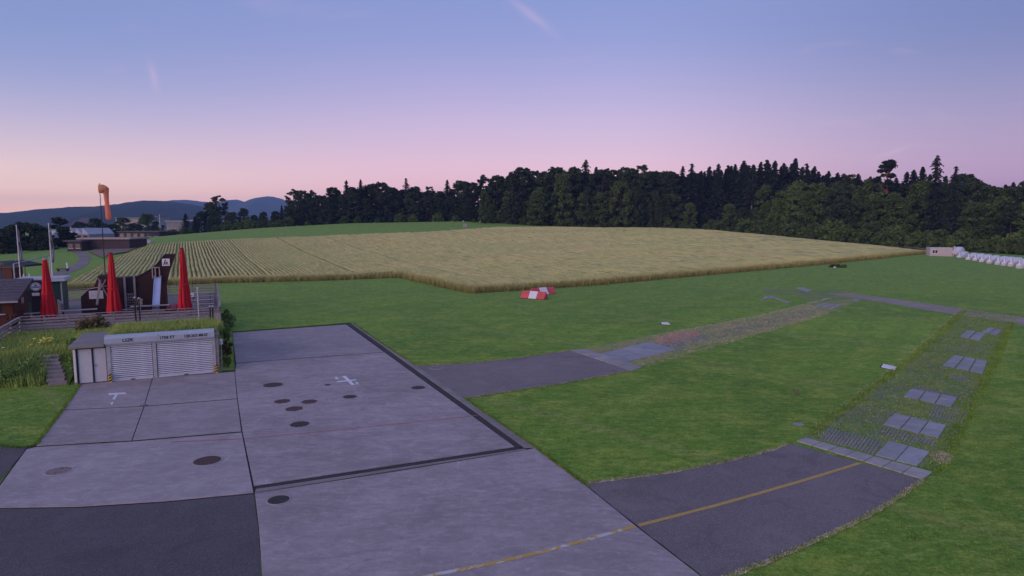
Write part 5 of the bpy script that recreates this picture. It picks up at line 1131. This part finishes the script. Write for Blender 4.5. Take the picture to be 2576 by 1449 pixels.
for px, yt, k, dd, lab in [(1218, 480, 'bg', -6, 'round green tree at the field corner with visible trunk'), (1412, 437, 'bg', -2, 'pale green crown standing out in the middle wood'), (1562, 452, 'bo', -4, 'slim pale green tree in front of the middle wood'), (1360, 470, 'bg', -3, 'green tree left of the pale crown in the middle wood'), (1600, 468, 'bd', -4, None), (1650, 480, 'bd', -4, None), (1290, 480, 'bd', -3, None), (1480, 470, 'bd', -3, None), (1180, 500, 'bd', 4, None)]:
    tree(k, px, yt, DF(px) + dd, lab, .95)
for px in range(520, 1180, 34): tree('bd', px + random.uniform(-10, 10), np.interp(px, [520, 700, 760, 900, 1180], [548, 545, 515, 500, 490]) + random.uniform(-16, 8), DF(px) + random.uniform(-1, 6), None, 1.45)
for px in range(1240, 1760, 38): tree(random.choice(['bd', 'bg', 'bg', 'bo']), px + random.uniform(-10, 10), random.uniform(478, 515), DF(px) + random.uniform(-5, 3), None, 1.2)
for px in range(1770, 2620, 30): tree(random.choice(['bg', 'bo', 'bg', 'bd']), px + random.uniform(-10, 10), np.interp(px, [1770, 1830, 1900, 2000, 2300, 2600], [535, 515, 505, 478, 485, 505]) + random.uniform(-14, 22), DF(px) + random.uniform(-1, 7), None, 1.15)
for px in range(1930, 2620, 44): tree(random.choice(['bg', 'bo', 'bd']), px + random.uniform(-10, 10), random.uniform(448, 470) + max(0, px - 2350) * .10, DF(px) + random.uniform(8, 14), None, 1.1)
for px in range(1775, 2640, 21): tree('bu', px + random.uniform(-7, 7), np.interp(px, [1775, 1900, 2330, 2600], [565, 548, 582, 600]) + random.uniform(-12, 14), DF(px) - 5 + random.uniform(-2, 1), None, 1.0)
for px in range(1200, 1760, 40): tree('bu', px + random.uniform(-12, 12), random.uniform(545, 562), DF(px) - 3, None, 1.0)
for px in range(850, 1760, 20): tree('bu', px, np.interp(px, [850, 1180, 1760], [545, 535, 550]) + random.uniform(-6, 8), DF(px) + 14, None, 1.2)
for px in range(540, 1180, 46): tree('bu', px + random.uniform(-12, 12), np.interp(px, [540, 1180], [560, 535]) + random.uniform(-8, 10), DF(px) - 2, None, 1.1)
for px in range(1745, 2090, 13): tree('sp', px + random.uniform(-5, 5), np.interp(px, [1745, 1870, 2000, 2090], [424, 410, 406, 436]) + random.uniform(-4, 12), DF(px) + random.uniform(14, 26), None, 1.05)
for px in range(730, 2620, 24): tree(random.choice(['bd', 'bd', 'bd', 'sp']) if not 1745 < px < 2080 else 'sp', px + random.uniform(-10, 10), np.interp(px, [700, 760, 900, 1180, 1300, 1470, 2030, 2200, 2450, 2600], [530, 492, 472, 474, 440, 430, 424, 452, 458, 470]) + random.uniform(0, 14), DF(px) + random.uniform(24, 38), None, 1.4)
# trees among the houses on the left
for px, yt, D, k, lab, wd in [(20, 566, 175, 'bd', 'dark tree at the left edge behind the flagpole', 1.3), (52, 556, 178, 'bd', 'dark tree just right of the left flagpole', 1.2), (82, 560, 176, 'bd', 'dark tree between the two flagpoles', 1.2), (104, 585, 172, 'bd', 'smaller dark tree left of the right flagpole', 1.3), (147, 546, 185, 'cy', 'tall oval dark tree right of the right flagpole', 1.4), (163, 570, 184, 'cy', 'lower part tree joined to the tall oval one', 1.4), (240, 548, 260, 'bd', 'dark round tree behind the windsock mast', 1.2), (280, 563, 262, 'bd', 'low round tree under the windsock tail', 1.5), (308, 547, 300, 'bg', 'greenish round tree right of the windsock tail', 1.5), (337, 560, 290, 'bd', 'small round tree before the grey far hall', 1.5), (370, 538, 300, 'bg', 'taller green tree before the grey far hall', 1.3), (391, 556, 300, 'cy', 'thin dark tree beside the far mast', 1.1), (408, 566, 300, 'cy', 'little dark tree right of the far mast', 1.2), (466, 536, 280, 'sp', 'slim conifer before the low white-roofed hall', 1.3), (490, 545, 275, 'sp', 'slim conifer left of the twin-crowned tree', 1.3), (435, 577, 262, 'bu', 'hedge bush below the low white-roofed hall', 1.3), (400, 578, 262, 'bu', 'hedge bush right of the dark long roof', 1.3), (470, 572, 262, 'bu', 'hedge bush below the slim conifer', 1.3), (5, 590, 160, 'bd', 'dark tree cut by the left picture edge', 1.4), (200, 558, 330, 'bd', 'far tree behind the saw-tooth hall', 1.6), (120, 575, 260, 'bd', 'far tree seen past the right flagpole', 1.4)]:
    tree(k, px, yt, D, lab, wd * 1.35, None if D > 190 else -1.5)
for px in (575, 600, 632, 655, 680, 700): tree('bu', px, random.uniform(552, 562), DF(px) - 4, None, 1.3)

# ================================================================== HILLS
def hill(prof, D, depth, name, label, mat, seed):
    rs = np.random.RandomState(seed); px = np.linspace(prof[0][0], prof[-1][0], 160); yt = np.interp(px, [p[0] for p in prof], [p[1] for p in prof]); rowsx = []; V = []; nr = 14
    bump = np.convolve(rs.uniform(-1, 1, 220), np.ones(5) / 5, 'same')[:160] * 1.0
    for j in range(nr + 1):
        u = j / nr; f = math.sin(min(u * 1.25, 1) * math.pi / 2) if u < .8 else 1 - (u - .8) * 4.5
        for i in range(160):
            X, Y, Z = zp(px[i], yt[i] + bump[i], D); k = (D - depth * (1 - u / .8)) / D if u < .8 else 1 + (u - .8) * depth / D * 1.5
            V.append((X * (1 + (k - 1) * .5), D * k, max(-5, (Z + 6) * f - 6 + rs.uniform(-1, 1) * D * .0010 * math.sin(math.pi * u))))
    idx = [(j * 160 + i, j * 160 + i + 1, (j + 1) * 160 + i + 1, (j + 1) * 160 + i) for j in range(nr) for i in range(159)]
    o = tag(link(name, npmesh(name, V, idx, MAT[mat])), label, kind='structure'); o.data.polygons.foreach_set('use_smooth', [True] * len(o.data.polygons)); return o
hill([(-700, 560), (-400, 545), (-150, 540), (0, 537), (60, 537), (130, 534), (165, 527), (240, 521), (300, 520), (360, 513), (400, 506), (440, 508), (490, 516), (560, 530), (650, 545), (760, 558), (860, 566)], 1700, 700, 'hill', 'long wooded hill behind the village', 'hill', 1)
hill([(60, 560), (200, 545), (330, 525), (400, 512), (440, 508), (475, 503), (520, 508), (545, 514), (570, 511), (598, 503), (635, 512), (665, 498), (690, 495), (715, 503), (760, 520), (860, 545), (1000, 556), (1200, 562)], 4100, 1200, 'hill', 'farther pale blue rounded hills', 'hillhaze', 2)

# ================================================================== HOUSES AND HALLS ON THE LEFT
def house(px0, px1, ytop, D, depth, label, wall='bwall', roof='roofs', kind='gable', z0=None, rh=None, nwin=4, floors=2, name='house', cat='house', fr=.4):
    a = zp(px0, ytop, D); b = zp(px1, ytop, D); L = b[0] - a[0]; z = H((a[0] + b[0]) / 2, D) if z0 is None else z0; h = a[2] - z; t = thing(name, label, cat, (a[0], D, z)); he = h * (1 - fr) if kind != 'flat' else h
    bxp('wall', wall, t, 0, L, 0, depth, -1.5, he)
    if kind == 'gable': MB().add([(-.4, -.5, he - .2), (L + .4, -.5, he - .2), (L + .4, depth / 2, h), (-.4, depth / 2, h), (L + .4, depth + .5, he - .2), (-.4, depth + .5, he - .2)], [(0, 1, 2, 3), (3, 2, 4, 5), (0, 3, 5), (1, 4, 2), (0, 5, 4, 1)]).build('roof', MAT[roof], t)
    elif kind == 'flat': bxp('roof', roof, t, -.5, L + .5, -.6, depth + .5, h + .003, h + .35)
    elif kind == 'saw':
        n = 3
        for k in range(n): x0, x1 = L * k / n, L * (k + 1) / n - .02; MB().wall([(x0, he + .003), (x1, he + .003), (x0 + (x1 - x0) * .15, h)], 0, depth).build('saw_roof', MAT[roof], t)
    if nwin:
        for f in range(floors):
            for k in range(nwin):
                w = L / nwin; z1 = he * (f + .35) / floors; hh = he / floors * .42; win = bxp('window', 'glass', t, w * (k + .2), w * (k + .8), -.05, .02, z1, z1 + hh); bxp('window_frame', 'white', win, w * (k + .2) - .1, w * (k + .8) + .1, -.03, -.001, z1 - .12, z1 - .02)
    return t
house(172, 222, 574, 215, 14, 'white industrial hall with saw-tooth roof', 'bwall', 'tarp', 'saw', 0, nwin=3, floors=3, name='hall', cat='hall', fr=.28)
sh = house(200, 325, 602, 166, 8, 'long low dark wooden shed with pale reddish roof edge', 'shedwood', 'palewood', 'flat', None, nwin=0, name='shed', cat='shed')
house(168, 204, 608, 163, 6, 'low dark lean-to left of the long shed', 'shedwood', 'roofs', 'flat', None, nwin=2, floors=1, name='shed', cat='shed')
house(298, 400, 584, 245, 12, 'long dark low building with pale items on its roof', 'shedwood', 'roofs', 'flat', None, nwin=6, floors=1, name='hall', cat='hall')
house(290, 372, 548, 420, 20, 'pale grey far hall behind round trees', 'bwall', 'bwall2', 'flat', 0, nwin=7, floors=2, name='hall', cat='hall'); house(376, 396, 545, 430, 14, 'narrow pale tower block beside the far hall', 'bwall', 'bwall2', 'flat', 0, nwin=2, floors=4, name='building', cat='building')
house(418, 462, 557, 330, 16, 'low white-roofed hall left of the slim conifer', 'bwall2', 'tarp', 'flat', 0, nwin=5, floors=1, name='hall', cat='hall'); house(468, 492, 555, 340, 14, 'small pale-roofed building right of the slim conifer', 'bwall2', 'tarp', 'flat', 0, nwin=3, floors=1, name='building', cat='building')
house(104, 118, 580, 205, 8, 'white house with grey roof between flagpole trees', 'bwall', 'tarp', 'gable', 0, nwin=2, floors=2); house(176, 186, 555, 520, 9, 'small white house on the far slope', 'white', 'roofs', 'gable', 0, nwin=2, floors=2); house(192, 216, 548, 560, 12, 'pale long house on the far slope', 'bwall', 'roofs', 'gable', 0, nwin=4, floors=2); house(228, 240, 560, 480, 9, 'grey house low on the far slope', 'bwall2', 'roofs', 'gable', 0, nwin=2, floors=2); house(505, 520, 560, 420, 9, 'grey house right of the slim conifers', 'bwall2', 'tarp', 'gable', 0, nwin=2, floors=2); house(555, 580, 556, 400, 9, 'pale house glimpsed between dark trees', 'bwall2', 'tarp', 'gable', 0, nwin=2, floors=2)
# white tarp heap and far mast
x, y, z = zp(361, 611, 190); t = thing('tarp_heap', 'heap of bales under white tarpaulin before the meadow', 'heap', (x, y, H(x, y) - .1))
for k, (dx, zz_, r) in enumerate([(-1.8, .45, .75), (-.9, .6, .85), (.1, .7, .9), (1.0, .65, .85), (1.9, .4, .7), (-.5, 1.2, .6), (.6, 1.25, .6)]): MB().lathe([(r * .5, -r * .8), (r, -r * .3), (r * 1.02, r * .2), (r * .7, r * .62), (r * .15, r * .75)], 12, (dx, random.uniform(-.4, .4), zz_), mod=lambda a, z: 1 + .08 * math.sin(5 * a + z * 4)).build('tarp_bale', MAT['tarp'], t, smooth=True)
x, y, z = zp(401, 540, 300); t = thing('far_mast', 'thin pale mast among the far trees', 'mast', (x, y, H(x, y))); MB().tube([(0, 0, 0), (0, 0, z - H(x, y))], [.18, .08], 8).build('shaft', MAT['white'], t); MB().box((0, 0, z - H(x, y)), (.6, .2, .15)).build('head', MAT['steel'], t)
# metal frame, gazebo, garden furniture beside the terrace
def at(px, py, D): return zp(px, py, D)
pA = at(34, 664, 62); pB = at(124, 642, 66); t = thing('steel_frame', 'tall open steel frame left of the right flagpole', 'frame', (pA[0], pA[1], 0)); dB = Vector((pB[0] - pA[0], pB[1] - pA[1]))
MB().tube([(0, 0, 0), (0, 0, pA[2])], .06, 8).build('post', MAT['steel'], t); MB().tube([(dB.x, dB.y, 0), (dB.x, dB.y, pB[2])], .06, 8).build('post', MAT['steel'], t); MB().tube([(0, 0, pA[2]), (dB.x, dB.y, pB[2])], .055, 8).build('crossbar', MAT['steel'], t)
x, y, z = at(54, 652, 92); gz = thing('gazebo', 'black folding gazebo with pointed roof', 'gazebo', (x, y, 0)); w = 1.75
MB().add([(-w, -w, z - .75), (w, -w, z - .75), (w, w, z - .75), (-w, w, z - .75), (0, 0, z), (-w, -w, z - 1.0), (w, -w, z - 1.0), (w, w, z - 1.0), (-w, w, z - 1.0)], [(0, 1, 4), (1, 2, 4), (2, 3, 4), (3, 0, 4), (0, 5, 6, 1), (1, 6, 7, 2), (2, 7, 8, 3), (3, 8, 5, 0)]).build('canopy', MAT['blackp'], gz)
for sx in (-1, 1):
    for sy in (-1, 1): MB().bar((sx * w * .96, sy * w * .96, 0), (sx * w * .96, sy * w * .96, z - .8), .06, .06).build('leg', MAT['dark'], gz)
for px, lab in ((59, 'left'), (73, 'right')):
    x, y, z = at(px, 686, 84); t = thing('folded_parasol', 'small white folded parasol by the gazebo, %s one' % lab, 'parasol', (x, y, 0)); MB().lathe([(.02, 0), (.03, 2.2)], 8).build('pole', MAT['steel'], t); MB().lathe([(.22, .7), (.17, 1.2), (.10, 1.9), (.03, 2.35)], 12, mod=lambda a, z: 1 + .15 * math.cos(6 * a)).build('canopy', MAT['white'], t)
for px, py, r, mat, lab in [(80, 684, .9, 'lf_red', 'reddish shrub right of the white folded parasols'), (92, 683, .9, 'lf_shrub', 'green round shrub below the steel frame'), (70, 694, .8, 'lf_shrub', 'green shrub before the gazebo'), (20, 698, 1.0, 'lf_shrub', 'green shrub at the left edge by the gazebo'), (8, 690, 1.0, 'lf_brown', 'brownish shrub at the left edge'), (38, 702, .9, 'lf_brown', 'brownish shrub below the gazebo')]:
    x, y, z = at(px, py, 80); shrub(0, 0, r * .9, 1.9, mat, lab, 700, .14, 0, world=(x, y))
x, y, z = at(18, 668, 95); bw = thing('beach_hut', 'dark red small shed at the left picture edge', 'shed', (x, y, 0)); bxp('wall', 'redwood', bw, -2.4, .6, 0, 2.2, 0, 2.3); MB().wall([(-2.7, 2.31), (.9, 2.31), (-.9, 3.3)], -.3, 2.5).build('roof', MAT['roofs'], bw); bxp('door', 'shedwood', bw, -1.2, -.4, -.03, .0, 0, 1.9)
x, y, z = at(157, 668, 112); lb = thing('log_bench', 'dark log bench with a white post on the left meadow', 'bench', (x, y, H(x, y))); MB().box((0, 0, .42), (2.2, .5, .16)).build('seat', MAT['shedwood'], lb); MB().box((-.8, 0, .17), (.25, .4, .34)).build('support', MAT['shedwood'], lb); MB().box((.8, 0, .17), (.25, .4, .34)).build('support', MAT['shedwood'], lb); MB().tube([(.55, .5, 0), (.5, .5, 1.5)], .13, 8).build('marker_post', MAT['white'], lb)

# ================================================================== CONTAINER AND GLIDER TRAILERS ON THE RIGHT
x, y = gp(2338, 653); ang = math.radians(-14); ct = thing('site_container', 'pale beige office container with twin windows at the field corner', 'container', (x, y, 0), ang); Lc = 4.9
bxp('body', 'cont', ct, 0, Lc, 0, 2.4, .35, 2.85, .03); bxp('roof', 'doorpl', ct, -.06, Lc + .06, -.06, 2.46, 2.852, 2.97)
wf = bxp('window_frame', 'white', ct, .45, 1.75, -.04, -.002, 1.5, 2.45)
for k in (0, 1): bxp('pane', 'glass', wf, .55 + k * .6, 1.05 + k * .6, -.06, -.041, 1.6, 2.35)
for k in (.9, 2.4, 3.9): bxp('support', 'white', ct, k, k + .3, .05, .35, 0, .348)
bxp('rear_box', 'cont', ct, Lc + .07, Lc + 1.0, -.2, 1.2, .3, 1.55, .03); bxp('rear_door', 'soil', ct, Lc + .2, Lc + .8, -.24, -.201, .4, 1.3)
def trailer(px, py, label, L=6.4, s=.86, rz=None):
    x, y = gp(px, py); t = thing('glider_trailer', label, 'trailer', (x, y, 0), rz if rz is not None else math.atan2(y, x) - .22 - math.pi / 2, 'white glider trailers in a row'); N = 10; sec = 12; V = []
    for k in range(N + 1):                                                     # local +y runs away from the narrow tail end
        u = k / N; wdt = (.48 + .40 * min(1, u * 1.5)) * s; hh = (.55 + 1.0 * sst(np.float64(u * 1.35))) * s * (1 if u < .9 else 1 - (u - .9) * 2.0)
        for q in range(sec): th = math.pi * q / (sec - 1); V.append((wdt * math.copysign(abs(math.cos(th)) ** .55, math.cos(th)), u * L, .75 + hh * abs(math.sin(th)) ** .6))
    F = [(k * sec + q, k * sec + q + 1, (k + 1) * sec + q + 1, (k + 1) * sec + q) for k in range(N) for q in range(sec - 1)] + [tuple(range(sec)), tuple(N * sec + q for q in range(sec - 1, -1, -1))]
    MB().add(V, F).build('lid', MAT['whitepl'], t, smooth=False); MB().prism([(-.52 * s, -.05), (.52 * s, -.05), (.90 * s, L * .5), (.90 * s, L), (-.90 * s, L), (-.90 * s, L * .5)], .38, .75).build('chassis', MAT['whitepl'], t)
    MB().wall([(-.13, .9), (.13, .9), (.10, 2.35 * s), (-.10, 2.35 * s)], .25, 1.0).build('fin_box', MAT['whitepl'], t, bevel=.04); bxp('tail_panel', 'doorpl', t, -.45 * s, .45 * s, -.12, -.052, .45, .95)
    for sx in (-1, 1): MB().tube([(sx * .93 - .1, L * .62, .32), (sx * .93 + .1, L * .62, .32)], .32, 14).build('wheel', MAT['blackp'], t); MB().box((sx * .38 * s, -.135, .62), (.14, .02, .08)).build('tail_light', MAT['redp'], t)
    MB().bar((0, L, .5), (0, L + 1.1, .5), .1, .1).build('drawbar', MAT['steel'], t)
tpos = [(2411, 656), (2434, 661), (2451, 663), (2468, 666), (2487, 669), (2508, 672), (2524, 674), (2541, 676), (2562, 680)]
ordn = ['first', 'second', 'third', 'fourth', 'fifth', 'sixth', 'seventh', 'eighth', 'ninth']
for (px, py), w in zip(tpos, ordn): trailer(px, py, 'white glider trailer, %s in the row from the container' % w)
trailer(2398, 648, 'taller white glider trailer right beside the container', 6.5, 1.25)
x, y = gp(2328, 633); t = thing('field_post', 'white-topped marker post at the wheat corner', 'post', (x, y, 0)); MB().box((0, 0, .9), (.14, .14, 1.8)).build('post', MAT['palewood'], t); MB().box((0, 0, 1.75), (.26, .2, .85)).build('plate', MAT['white'], t)
x, y = gp(2347, 632); t = thing('light_pole', 'grey pole behind the container', 'pole', (x, y, 0)); MB().tube([(0, 0, 0), (0, 0, 5.0)], .14, 8).build('shaft', MAT['steel'], t); MB().box((0, 0, 5.05), (.3, .3, .1)).build('cap', MAT['steel'], t)
# flower bed in the lawn
x, y = gp(2110, 680); fb = thing('flower_bed', 'low planted bed of stones and shrubs in the far lawn', 'flower bed', (x, y, 0))
MB().lathe([(2.3, 0), (2.3, .2), (1.9, .32)], 24, mod=lambda a, z: 1).build('soil_mound', MAT['joint'], fb)
for k in range(9):
    a = k * .7; m, _ = shrub_mesh('plant', .6, 1.0, random.choice(['lf_brown', 'lf_red', 'lf_green']), 260, .14, 7); link('plant', m, fb, (1.7 * math.cos(a) * (.5 + .5 * (k % 2)), .8 * math.sin(a), .2))
MB().lathe([(.3, 0), (.38, .3), (.2, .6)], 9, (-1.7, -.5, .1)).build('boulder', MAT['ironred'], fb); MB().lathe([(.22, 0), (.28, .25), (.12, .45)], 9, (-1.1, -.6, .3)).build('boulder', MAT['white'], fb)
# small posts where the path meets the wood
x, y, z = tp(1166, 580); t = thing('info_sign', 'pale information board at the wood corner', 'sign', (x, y, z)); MB().box((0, 0, .8), (.1, .1, 1.6)).build('post', MAT['greywood'], t); MB().box((.5, 0, 1.7), (1.2, .06, 1.2)).build('board', MAT['bwall'], t)

# ================================================================== HAZE
hz = NT('haze_air'); hz.n.clear(); ho = hz.n.new('ShaderNodeOutputMaterial'); hv = hz.n.new('ShaderNodeVolumePrincipled'); hv.inputs['Color'].default_value = (.30, .50, 1.0, 1); hv.inputs['Density'].default_value = .00017; hv.inputs['Anisotropy'].default_value = 0.0
hz.l.new(hv.outputs[0], ho.inputs['Volume'])
hv.inputs['Density Attribute'].default_value = ''
try: hz.m.cycles.homogeneous_volume = True
except Exception: pass
tag(MB().box((0, 2150, 96), (8000, 5500, 204)).build('haze', hz.m), 'thin blue morning haze over the far hills', kind='stuff')
